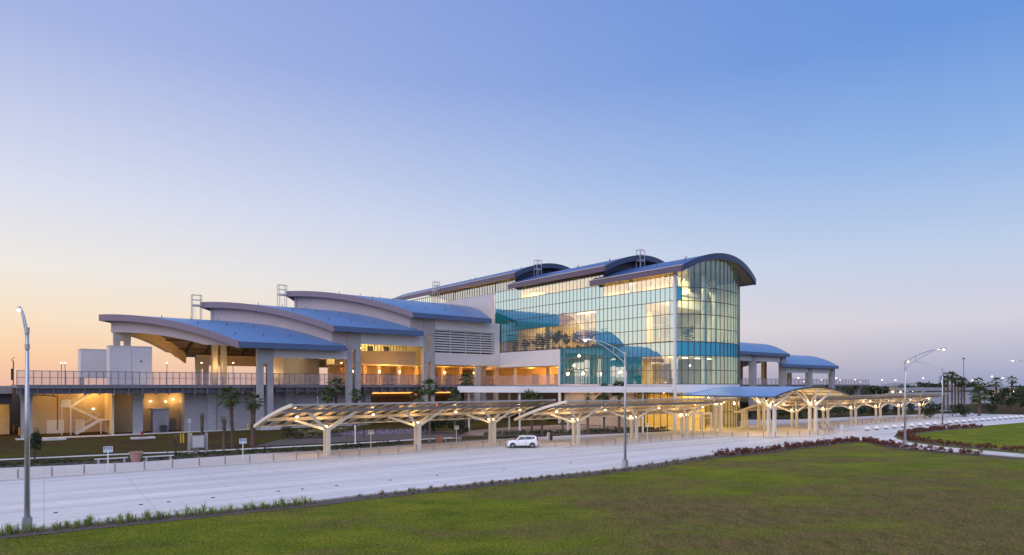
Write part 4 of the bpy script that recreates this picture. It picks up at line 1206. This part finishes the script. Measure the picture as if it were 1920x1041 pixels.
# utility cabinet on its frame
uc = thing('utility_cabinet', 'grey utility cabinet hung between two pale posts beside the footpath', 'cabinet', (*G(371, 850), 0), AD)
for x in (-.95, .95): MB().box(x - .14, x + .14, -.14, .14, 0, 2.45).build('post', M['conc'], uc)
MB().box(-.72, .70, -.35, .25, .65, 2.15).build('cabinet', M['conc'], uc); MB().box(-.6, .58, -.38, -.355, .75, 2.05).build('door', M['pale'], uc)
MB().box(-.5, .1, -.2, .2, 0, .65).build('plinth', M['concd'], uc); MB().box(-.8, .8, -.04, .04, 1.0, 1.1).build('rail', M['conc'], uc)
for (px, py, lb) in ((100, 825, 'long pale concrete pad lying on the shaded lawn, left'), (268, 822.5, 'short pale concrete pad lying on the shaded lawn, right')):
    t = thing('concrete_pad', lb, 'pad', (*G(px, py), 0), AD); MB().box(-1.6, 1.6, -1, 1, 0, .22).build('slab', M['pale'], t); MB().box(-.5, .5, -.4, .4, .22, .27).build('hatch', M['concd'], t)
# yellow posts
yb = None
for px, py in ((339, 830), (344, 830), (354, 829), (359, 829), (465, 806), (8, 802), (18, 807), (26, 811), (36, 816)):
    lb = 'yellow guard post by the parking sign' if px in (339, 344, 354, 359) else ('yellow guard post beside the pier footing' if px == 465 else 'yellow guard post in the lit driveway at far left')
    gp_ = 'yellow guard posts by the parking sign' if px in (339, 344, 354, 359) else ('' if px == 465 else 'yellow guard posts in the driveway')
    p = G(px, py)
    if yb is None:
        yb = thing('guard_post', lb, 'bollard', (p.x, p.y, 0), 0, gp_)
        MB().tube((0, 0, 0), (0, 0, 1.2), .11, n=12).build('shaft', M['yellow'], yb); MB().lathe([(.11, 1.2), (.08, 1.27), (.01, 1.3)], 12).build('cap', M['yellow'], yb)
        o = yb
    else: o = dup(yb, (p.x, p.y, 0), label=lb)
    if gp_: o['group'] = gp_
    elif 'group' in o.keys(): del o['group']
hy = thing('hydrant', 'small red hydrant on the shaded lawn', 'hydrant', (*G(266, 818), 0)); MB().lathe([(.16, 0), (.13, .1), (.13, .55), (.17, .6), (.1, .75), (.02, .8)], 12).build('barrel', M['red'], hy); MB().tube((-.25, 0, .45), (.25, 0, .45), .07).build('outlet', M['red'], hy)
# small lamps on the platform
pl0 = None
PLL = [(115, 'first'), (122, ''), (148, ''), (156, ''), (313, ''), (378, ''), (437, ''), (640, '')]
for i, (px, _) in enumerate(PLL):
    Yd = 135; p = ((px - 960) / F * Yd, Yd)
    if pl0 is None:
        pl0 = thing('platform_lamp', 'thin lamp post standing on the platform behind the railing', 'lamp', (p[0], p[1], 8.3), AU, 'thin lamps on the platform')
        MB().tube((0, 0, 0), (0, 0, 4.6), .07).build('pole', M['rail'], pl0); MB().box(-.16, .16, -.1, .1, 4.6, 4.74).build('head', M['glowfar'], pl0)
    else: dup(pl0, (p[0], p[1], 8.3))
ml = thing('signal_mast', 'thin dark signal mast with a bent arm at the left end of the deck', 'mast', ((25 - 960) / F * 110, 110, 8.1)); MB().tube((0, 0, 0), (0, 0, 4.4), .08).build('pole', M['steel'], ml); MB().path([(0, 0, 4.2), (-.3, 0, 4.6), (.2, 0, 5.0)], .05).build('arm', M['steel'], ml); MB().box(-.35, -.1, -.1, .1, 1.0, 3.0).build('signal_box', M['black'], ml)
# ================================================================== PLANTS
def leafball(n, rx, ry, rz, cz_, leaf, seed, cone=0.0, lumps=6):
    rnd = random.Random(seed); b = MB()
    cl = [(Vector((rnd.uniform(-1, 1), rnd.uniform(-1, 1), rnd.uniform(-1, 1))), rnd.uniform(.35, .6)) for _ in range(lumps)]
    k = 0
    while k < n:
        c, r = rnd.choice(cl)
        d = Vector((rnd.gauss(0, 1), rnd.gauss(0, 1), rnd.gauss(0, 1))).normalized() * (r * rnd.uniform(.45, 1.0))
        p = c * .55 + d
        if p.length > 1.05: continue
        w = 1 - cone * (p.z * .5 + .5)
        q = Vector((p.x * rx * w, p.y * ry * w, cz_ + p.z * rz))
        a = Vector((rnd.gauss(0, 1), rnd.gauss(0, 1), rnd.gauss(0, .7))).normalized(); e = a.cross(Vector((rnd.gauss(0, 1), rnd.gauss(0, 1), rnd.gauss(0, 1)))).normalized()
        s = leaf * rnd.uniform(.6, 1.3)
        b.add([q - a * s, q + e * s * .5, q + a * s, q - e * s * .5], [(0, 1, 2, 3)]); k += 1
    return b
def palm(p, ht, rad, label, seed, lean=0.0, nf=26, tr=.20, group='palms along the forecourt', z=0):
    rnd = random.Random(seed)
    t = thing('palm_tree', label, 'palm', (p[0], p[1], z), rnd.uniform(0, 6.28), group)
    tp = Vector((lean, lean * .4, ht - rad * .55))
    pts = [Vector((lean * (s ** 2), lean * .4 * s ** 2, tp.z * s)) for s in (0, .15, .35, .55, .75, .9, 1)]
    rr = [tr * 1.35, tr * 1.05, tr * .95, tr * .95, tr * 1.05, tr * 1.3, tr * .8]
    tk = MB().path(pts, rr, 9)
    for q in range(int(tp.z * 7)):
        s = rnd.uniform(.3, 1); a = rnd.uniform(0, 6.28)
        c = Vector((lean * s * s, lean * .4 * s * s, tp.z * s)) + Vector((math.cos(a), math.sin(a), 0)) * tr * 1.0
        tk.bar(c, c + Vector((math.cos(a) * .12, math.sin(a) * .12, .2)), .1, .03)
    tk.build('trunk', M['trunk'], t)
    cr = MB()
    for i in range(nf):
        az = i * 2.399 + rnd.uniform(-.3, .3); el = R(80 - 135 * ((i + .5) / nf) ** 1.05 + rnd.uniform(-8, 8))
        d = Vector((math.cos(az) * math.cos(el), math.sin(az) * math.cos(el), math.sin(el)))
        s = Vector((-math.sin(az), math.cos(az), 0)); up = s.cross(d).normalized()
        r = rad * rnd.uniform(.8, 1.1)
        base = tp + Vector((0, 0, .05)); hub = base + d * r * .5 - Vector((0, 0, r * .05))
        cr.bar(base, hub, .035, .025)
        nb = 11
        for k in range(nb):
            f = (k / (nb - 1) - .5) * 2
            ang = f * 1.35
            dd = (d * math.cos(ang) + s * math.sin(ang)).normalized()
            l = r * (.62 - .14 * abs(f)) * rnd.uniform(.85, 1.1)
            tip = hub + dd * l - Vector((0, 0, l * (.28 + .25 * abs(f)))) + up * .02
            mid = hub + dd * l * .5 + up * .05 * r - Vector((0, 0, l * .06))
            w = dd.cross(up).normalized() * r * .045
            cr.add([hub, mid - w, tip, mid + w], [(0, 1, 2, 3)])
    cr.build('crown', M['frond'], t)
    return t
def at(px, Y): return ((px - 960) / F * Y, Y)
palm(G(436, 839), 7.9, 1.75, 'tall fan palm left of the canopies before the grey wall', 1, -.5)
palm(at(379, 95), 3.9, .55, 'stubby young palm behind the utility cabinet', 2, nf=9)
palm(G(420, 841), 4.1, .6, 'stubby young palm just left of the tall fan palm', 3, nf=9)
palm(G(474, 837), 6.9, 1.5, 'thick fan palm at the left tip of the leftmost canopy', 4, .45, tr=.28)
palm(at(614, 106), 7.7, 1.7, 'lower fan palm of the pair left of the second pier', 5)
palm(at(630, 108), 9.2, 1.8, 'taller fan palm of the pair left of the second pier', 6)
palm(at(668, 106), 7.4, 1.5, 'fan palm just right of the second concrete pier', 7)
palm(at(783, 104), 7.2, 1.8, 'fan palm low left of the third concrete pier', 8)
palm(at(806, 104), 9.0, 1.9, 'fan palm right before the third concrete pier', 9)
palm(at(853, 106), 7.2, 1.7, 'fan palm left of the white walkway roof', 10)
palm(at(874, 118), 10.2, 1.7, 'fan palm rising above the white walkway roof', 11)
palm(at(997, 104), 6.9, 2.4, 'wide fan palm under the walkway roof above the car', 12, nf=30)
palm(at(1016, 103), 4.6, 1.5, 'low fan palm in the bed behind the sandwich board', 13)
palm(G(1102, 815.5), 6.7, .9, 'slim palm left of the middle palms in the entrance bed', 14, nf=12, z=.12)
palm(G(1132, 812.5), 8.1, 2.0, 'feathery palm left of the middle street lamp, against the walkway', 15, tr=.24, z=.12)
palm(G(1161, 812), 8.6, 1.9, 'feathery palm directly behind the middle street lamp', 16, tr=.24, z=.12)
palm(G(1207, 809), 7.0, 1.5, 'palm right of the middle street lamp before the lobby doors', 17, tr=.24, z=.12)
palm(G(1055, 816), 2.6, .9, 'tiny twin palm in the bed right of the sandwich board', 18, nf=14, tr=.1, z=.12)
palm(G(1836, 780), 7.6, 3.0, 'dark palm standing alone beside the far road', 19, nf=34, tr=.3, group='palms on the far right')
FP = [(1770, 11.2, 'leftmost palm of the distant clump'), (1777, 12.2, 'second palm of the distant clump'), (1785, 12.2, 'tallest palm of the distant clump'), (1791, 11.4, 'right palm of the tall distant clump'),
      (1797, 10.2, 'left palm of the lower distant trio'), (1803, 10.5, 'middle palm of the lower distant trio'), (1808, 10.0, 'right palm of the lower distant trio'),
      (1834, 10.2, 'single distant palm above the dark palm'), (1868, 10.2, 'distant palm right of the single one'), (1898, 10.8, 'farthest right distant palm')]
for i, (px, h, lb) in enumerate(FP):
    palm(at(px, 200), h, 1.9, lb + ' on the horizon', 30 + i, nf=16, tr=.24, group='palms on the far right')

def bush(p, rx, rz, label, seed, n=260, m='leafd', cat='bush', nm='bush', cone=0, trunk=None, group=None, leaf=.13, z=0, lumps=7):
    t = thing(nm, label, cat, (p[0], p[1], z), 0, group)
    c = rz * .92 + (trunk or 0)
    leafball(n, rx, rx, rz, c, leaf, seed, cone, lumps).build('foliage', M[m], t)
    s = MB().path([(0, 0, 0), (.03, 0, c)], [.09 if trunk else .05, .03], 6)
    for k in range(4):
        a = k * 1.7; s.path([(0, 0, c * .45), (math.cos(a) * rx * .5, math.sin(a) * rx * .5, c * 1.05)], [.03, .012], 5)
    s.build('trunk' if trunk else 'stem', M['bark'], t)
    return t
bush(G(65, 861), 1.05, 1.55, 'young conical evergreen tree beside the leftmost street lamp', 50, 1100, 'leafd', 'tree', 'young_tree', .65, .75, leaf=.11, lumps=14)
bush(G(539, 824), 1.35, 1.25, 'round dark bush under the left end of the leftmost canopy', 51, 500)
bush(G(682, 822), 1.5, 1.1, 'small dark tree seen through the gap of the leftmost canopy', 52, 500, cat='tree', nm='small_tree', trunk=1.9)
for i, (px, py, r) in enumerate(((565, 822, 1.3), (585, 821, 1.5), (604, 821, 1.4), (628, 818, 1.2), (643, 816, 1.3))):
    bush(G(px, py), r, .8, 'loose olive grass bush in the garden behind the leftmost canopy', 60 + i, 420, 'straw', group='olive bushes behind the canopy', leaf=.2)
for i, (px, py, r, h) in enumerate(((800, 812, 1.7, 1.7), (815, 811, 1.6, 2.0), (832, 812, 1.7, 1.8), (850, 813, 1.6, 1.5), (868, 814, 1.4, 1.3))):
    bush(G(px, py), r, h, 'tall dark shrub behind the planter under the leftmost canopy', 70 + i, 520, 'leafd', group='dark shrubs behind the planter', leaf=.2)
for i in range(16):
    px = 1398 + i * 24; Y = 150 + i * 2.2
    bush(at(px, Y), 2.0, 1.5 + .5 * (i % 3), 'dark shrub in the row behind the right hand canopies', 90 + i, 300, 'leafd', group='dark shrubs behind the right canopies', leaf=.3)
for i, (px, py, r, h, lb) in enumerate(((1745, 785, 1.8, 2.2, 'round dark bush beside the farthest canopy'), (1793, 782, 2.2, 1.9, 'left one of two dark bushes left of the far palm'), (1806, 782, 2.0, 2.1, 'right one of two dark bushes left of the far palm'), (1853, 778, 2.2, 2.5, 'round bush right of the dark far palm'))):
    bush(G(px, py), r, h, lb, 120 + i, 500, leaf=.28)
for i in range(9):
    px = 1868 + i * 9; Y = 175 + (i % 3) * 12
    bush(at(px, Y), 2.1, 1.7, 'tall dark tree in the grove at the right edge', 130 + i, 330, cat='tree', nm='grove_tree', trunk=2.2 + (i % 3) * .9, group='trees at the right edge', leaf=.4)
for i, (px, Y, r, h) in enumerate(((1735, 330, 6, 4), (1750, 330, 5, 3.4), (1765, 345, 5, 3.8), (1700, 380, 7, 3.2), (1655, 360, 5, 3), (1640, 350, 4, 3), (1820, 320, 5, 4), (1850, 330, 6, 4.2))):
    bush(at(px, Y), r, h, 'distant round dark tree on the horizon at right', 150 + i, 420, cat='tree', nm='distant_tree', trunk=2.5, group='distant trees at right', leaf=.8)
sp_ = thing('bare_sapling', 'bare brown sapling with stakes on the shaded lawn', 'tree', (*G(328, 851), 0))
sb = MB().path([(0, 0, 0), (.05, 0, 1.6)], [.06, .03], 6)
for k in range(22):
    a = k * 2.4; z = .7 + .05 * k; sb.path([(.03, 0, z), (math.cos(a) * .7, math.sin(a) * .5, z + .6), (math.cos(a + .3) * 1.0, math.sin(a) * .8, z + 1.0)], [.02, .012, .006], 5)
sb.build('trunk', M['bark'], sp_)
leafball(90, 1.0, .8, .7, 1.9, .06, 5).build('twigs', M['straw'], sp_)
for x in (-.9, .9): MB().tube((x, 0, 0), (x, 0, 1.9), .035).build('stake', M['bark'], sp_)
# hedge of low shrubs
hm = [leafball(70, .55, .55, .38, .34, .10, 200 + i, lumps=5).mesh('low_shrub', M['leaf'] if i < 3 else M['leafd']) for i in range(4)]
def scatter(line, rows, step, meshes, label, cat, name, group, z, smin=.8, smax=1.2, ymin=30, seed=1, jit=.15):
    rnd = random.Random(seed); n = 0
    for off in rows:
        for q, a in along(GP(line), step, off, rnd.uniform(0, step)):
            if q.y < ymin or q.x / q.y < -.86: continue
            o = bpy.data.objects.new(name, rnd.choice(meshes)); C.objects.link(o)
            s = rnd.uniform(smin, smax)
            o.location = (q.x + rnd.uniform(-jit, jit), q.y + rnd.uniform(-jit, jit), z); o.rotation_euler = (0, 0, rnd.uniform(0, 6.28)); o.scale = (s, s, s * rnd.uniform(.85, 1.15))
            tag(o, label, cat, group); n += 1
    return n
scatter([(-150, 887), (0, 876), (250, 864), (480, 850), (620, 843.5)], (-.45, .45), .85, hm, 'low green shrub in the hedge between pavement and footpath', 'shrub', 'low_shrub', 'low hedge along the pavement', .01, ymin=44)
scatter([(620, 843.5), (760, 833)], (-.4, .4), .95, hm, 'low green shrub in the hedge behind the leftmost canopy', 'shrub', 'low_shrub', 'low hedge behind the leftmost canopy', .01, seed=2)
scatter([(905, 819), (1010, 816), (1060, 815), (1180, 810), (1245, 807.5)], (-.6, .6), 1.1, hm, 'dark low shrub in the bed before the entrance palms', 'shrub', 'low_shrub', 'shrubs in the entrance bed', .13, smax=1.6, seed=3)
rm_ = [leafball(95, .5, .5, .42, .40, .10, 300 + i, lumps=6).mesh('red_shrub', M['redleaf']) for i in range(4)]
scatter(near_edge[7:16], (-.75, -1.6), .86, rm_, 'round red leaved shrub in the row edging the front lawn', 'shrub', 'red_shrub', 'red shrubs edging the front lawn', .03, .8, 1.15, seed=4)
scatter(isl_low[1:] + isl_up[:4], (-.8, -1.75), .9, rm_, 'round red leaved shrub rimming the lawn island', 'shrub', 'red_shrub', 'red shrubs rimming the lawn island', .135, .8, 1.15, seed=5)
def tuft(n, h, seed, m, sp=.20):
    rnd = random.Random(seed); b = MB()
    for i in range(n):
        a = rnd.uniform(0, 6.28); d = Vector((math.cos(a), math.sin(a), 0)); s = Vector((-d.y, d.x, 0)) * .013
        l = h * rnd.uniform(.6, 1.15); o = d * rnd.uniform(0, .06); e = rnd.uniform(.2, 1)
        p1 = o + d * sp * e * .5 + Vector((0, 0, l * .65)); p2 = o + d * sp * e * 1.5 + Vector((0, 0, l * (1.0 - .25 * e)))
        b.add([o - s, o + s, p1 + s, p1 - s, p2], [(0, 1, 2, 3), (3, 2, 4)])
    return b.mesh('grass_tuft', M[m])
tm = [tuft(12 + 5 * i, .60, 400 + i, 'grass', .36) for i in range(4)]; tm2 = [tuft(16 + 5 * i, .27, 410 + i, 'straw', .26) for i in range(4)]
scatter([(-60, 1006), (0, 1000), (300, 970), (580, 942)], (-.55, -1.0), .38, tm, 'spiky green grass tuft in the bed beside the leftmost street lamp', 'grass tuft', 'grass_tuft', 'green grass tufts along the kerb', .03, .6, 1.25, ymin=28, seed=6)
scatter([(580, 942), (640, 935), (700, 928)], (-.75,), .7, tm, 'small green grass tuft where the planting thins out along the kerb', 'grass tuft', 'grass_tuft', 'thinning green tufts along the kerb', .03, .4, .75, seed=16)
scatter([(670, 931), (920, 905), (1170, 879), (1330, 855)], (-.6, -1.2), .62, tm2, 'low straw coloured tuft in the mulch strip by the road', 'grass tuft', 'straw_tuft', 'straw tufts along the kerb', .03, .6, 1.5, seed=7, jit=.35)
# flowers and lawn blades: uncountable
rnd = random.Random(11); fb = MB()
for _ in range(1500):
    t = rnd.random(); p = G(610 + 190 * t + rnd.uniform(-6, 6), 817 - 6 * t + rnd.uniform(-3, 4)); z = rnd.uniform(.15, .6); s = rnd.uniform(.05, .11)
    a = rnd.uniform(0, 3.14); fb.add([(p.x - s * math.cos(a), p.y - s * math.sin(a), z), (p.x, p.y, z + s), (p.x + s * math.cos(a), p.y + s * math.sin(a), z), (p.x, p.y, z - s)], [(0, 1, 2, 3)])
o = fb.build('flower_bed', M['lilac']); o['kind'] = 'stuff'; o['label'] = 'pale lilac flowering ground cover in the garden behind the canopy'; o['category'] = 'flowers'
import bisect
ne = [G(*p) for p in near_edge]
def edgeY(x):
    for a, b in zip(ne[:-1], ne[1:]):
        if min(a.x, b.x) <= x <= max(a.x, b.x) and abs(b.x - a.x) > 1e-6:
            return a.y + (b.y - a.y) * (x - a.x) / (b.x - a.x)
    return 25 if x < 0 else 58
gb = MB(); k = 0
while k < 60000:
    y = 28 + 34 * rnd.random() ** 1.6; x = rnd.uniform(-.86, .86) * y
    if y > edgeY(x) - 1.9 or y > 62: k += 1; continue
    h = rnd.uniform(.04, .12); a = rnd.uniform(0, 6.28); w = .010 + y * .0003; lx, ly = rnd.uniform(-.05, .05), rnd.uniform(-.05, .05)
    gb.v += [(x - w * math.cos(a), y - w * math.sin(a), 0), (x + w * math.cos(a), y + w * math.sin(a), 0), (x + lx, y + ly, h)]
    n = len(gb.v); gb.f.append((n - 3, n - 2, n - 1)); k += 1
lb_ = mat('lawn_blade', (.10, .13, .012), .9, col2=(.27, .25, .05), scale=.5)
_q = lb_.node_tree; 
o = gb.build('grass_blades', lb_); o['kind'] = 'stuff'; o['label'] = 'short mown grass blades of the foreground lawn'; o['category'] = 'grass'

# ================================================================== FAR GROUND
tl = MB()
for i in range(60):
    px = 1560 + i * 8; Y = 470 + rnd.uniform(-40, 60); x = (px - 960) / F * Y; r = rnd.uniform(4, 8); h = rnd.uniform(3.0, 5.6)
    for _ in range(110):
        d = Vector((rnd.gauss(0, .5), rnd.gauss(0, .5), rnd.random())); s = rnd.uniform(.5, 1.1); a = rnd.uniform(0, 3.14)
        c = Vector((x + d.x * r, Y + d.y * r, d.z * h * 1.5 * (1 - .25 * abs(d.x))))
        tl.add([c + Vector((-s * math.cos(a), -s * math.sin(a), 0)), c + Vector((0, 0, s)), c + Vector((s * math.cos(a), s * math.sin(a), 0)), c - Vector((0, 0, s))], [(0, 1, 2, 3)])
o = tl.build('treeline', M['leafd']); o['kind'] = 'stuff'; o['label'] = 'far dark wood along the horizon at right'; o['category'] = 'wood'
for i, (px, w, h, lb) in enumerate(((1690, 26, 8.6, 'long low pinkish building on the horizon left of the lamp'), (1722, 22, 8.8, 'pale low hipped building on the horizon'), (1762, 16, 7.8, 'small pale building on the horizon before the palms'), (1862, 22, 7.4, 'low dim building on the horizon among far right trees'))):
    Y = 400; x = (px - 960) / F * Y
    t = thing('distant_building', lb, 'building', (x, Y, 0), .1)
    MB().box(-w / 2, w / 2, -6, 6, 0, h - 1.5).build('wall', M['tan'], t)
    MB().add([(-w / 2 - .6, -6.6, h - 1.49), (w / 2 + .6, -6.6, h - 1.49), (w / 2 + .6, 6.6, h - 1.49), (-w / 2 - .6, 6.6, h - 1.49), (-w / 2 + 5, 0, h + .6), (w / 2 - 5, 0, h + .6)], [(0, 1, 5, 4), (1, 2, 5), (2, 3, 4, 5), (3, 0, 4), (3, 2, 1, 0)]).build('roof', M['concd'], t)
    for k in range(5):
        xx = -w / 2 + (k + .5) * w / 5
        MB().box(xx - .5, xx + .5, -6.1, -6.02, 3.2, 4.2).build('window', M['glowstrip'], t)
ov = thing('overpass', 'low grey concrete road overpass on the far right beyond the canopies', 'bridge', (0, 0, 0))
MB().add([(160, 255, 5.6), (260, 330, 5.6), (258, 333, 5.6), (158, 258, 5.6), (160, 255, 7.0), (260, 330, 7.0), (258, 333, 7.0), (158, 258, 7.0)], [(0, 3, 2, 1), (4, 5, 6, 7), (0, 1, 5, 4), (1, 2, 6, 5), (2, 3, 7, 6), (3, 0, 4, 7)]).build('deck', M['conc'], ov)
for x, y in ((172, 264), (200, 285), (228, 306)): MB().box(x - 1, x + 1, y - .2, y + 1.6, 0, 5.6).build('pier', M['concd'], ov)
MB().add([(150, 235, 0), (235, 300, 0), (200, 290, 0), (215, 298, 5.4), (160, 256, 5.4)], [(0, 1, 3, 4)]).build('slope', M['concd'], ov)
hr = thing('service_ramp', 'pale grey concrete ramp sloping down behind the farthest canopy', 'ramp', (0, 0, 0))
MB().add([(*at(1668, 215), 0.02), (*at(1815, 190), 0.02), (*at(1740, 245), 2.6), (*at(1640, 250), 2.6), (*at(1740, 246), 0), (*at(1640, 251), 0)], [(0, 1, 2, 3), (3, 2, 4, 5), (1, 4, 2), (0, 3, 5)]).build('ramp', M['concd'], hr)
fl0 = None
for i, px in enumerate((1568, 1575, 1603, 1613, 1654, 1679, 1731, 1823, 1834, 1860, 1866, 1880, 1497, 1507, 1540)):
    Y = 340 + (i % 4) * 25; x = (px - 960) / F * Y
    if fl0 is None:
        fl0 = thing('distant_lamp', 'distant lit street lamp on the horizon at right', 'street lamp', (x, Y, 0), 0, 'distant lamps at right')
        MB().tube((0, 0, 0), (0, 0, 11.4), .1, n=6).build('pole', M['rail'], fl0); MB().lathe([(.1, 11.4), (.30, 11.5), (.30, 11.8), (.1, 11.9)], 8).build('globe', M['glowfar'], fl0)
    else: dup(fl0, (x, Y, 0), scale=(1, 1, random.uniform(.85, 1.12)))
ct = thing('distant_mast', 'thin distant radio mast above the far palms', 'mast', (*at(1807, 300), 0)); MB().tube((0, 0, 0), (0, 0, 21), .16, n=6).build('pole', M['rail'], ct); MB().box(-.5, .5, -.3, .3, 20.4, 21).build('head', M['rail'], ct)
# potted greenery inside the upper hall
for i, (v, s) in enumerate(((-3.0, 1.0), (-7, 1.2), (-11, 1.5), (-14.5, 1.8), (-18.5, 1.6), (-24, 1.4), (-28.5, 1.6), (-44.5, 1.5), (-46.3, 1.7), (-12.8, 1.3), (-16.5, 1.4), (-21, 1.3))):
    q = uv(U0 + (6.5 if i == 7 else (12 if i == 8 else 2.2)), -44.2 if i in (7, 8) else v); t = thing('indoor_palm', 'leafy indoor palm behind the upper lit panes of the glass terminal', 'plant', (q.x, q.y, 16.0), 0, 'indoor palms behind the glass')
    leafball(260, 1.1 * s, 1.1 * s, 1.2 * s, 1.6 * s, .26, 500 + i).build('foliage', M['leafd'], t)
    MB().lathe([(.3, 0), (.45, .6), (.4, .6)], 10).build('pot', M['steel'], t); MB().tube((0, 0, .5), (0, 0, 1.5), .06).build('stem', M['bark'], t)
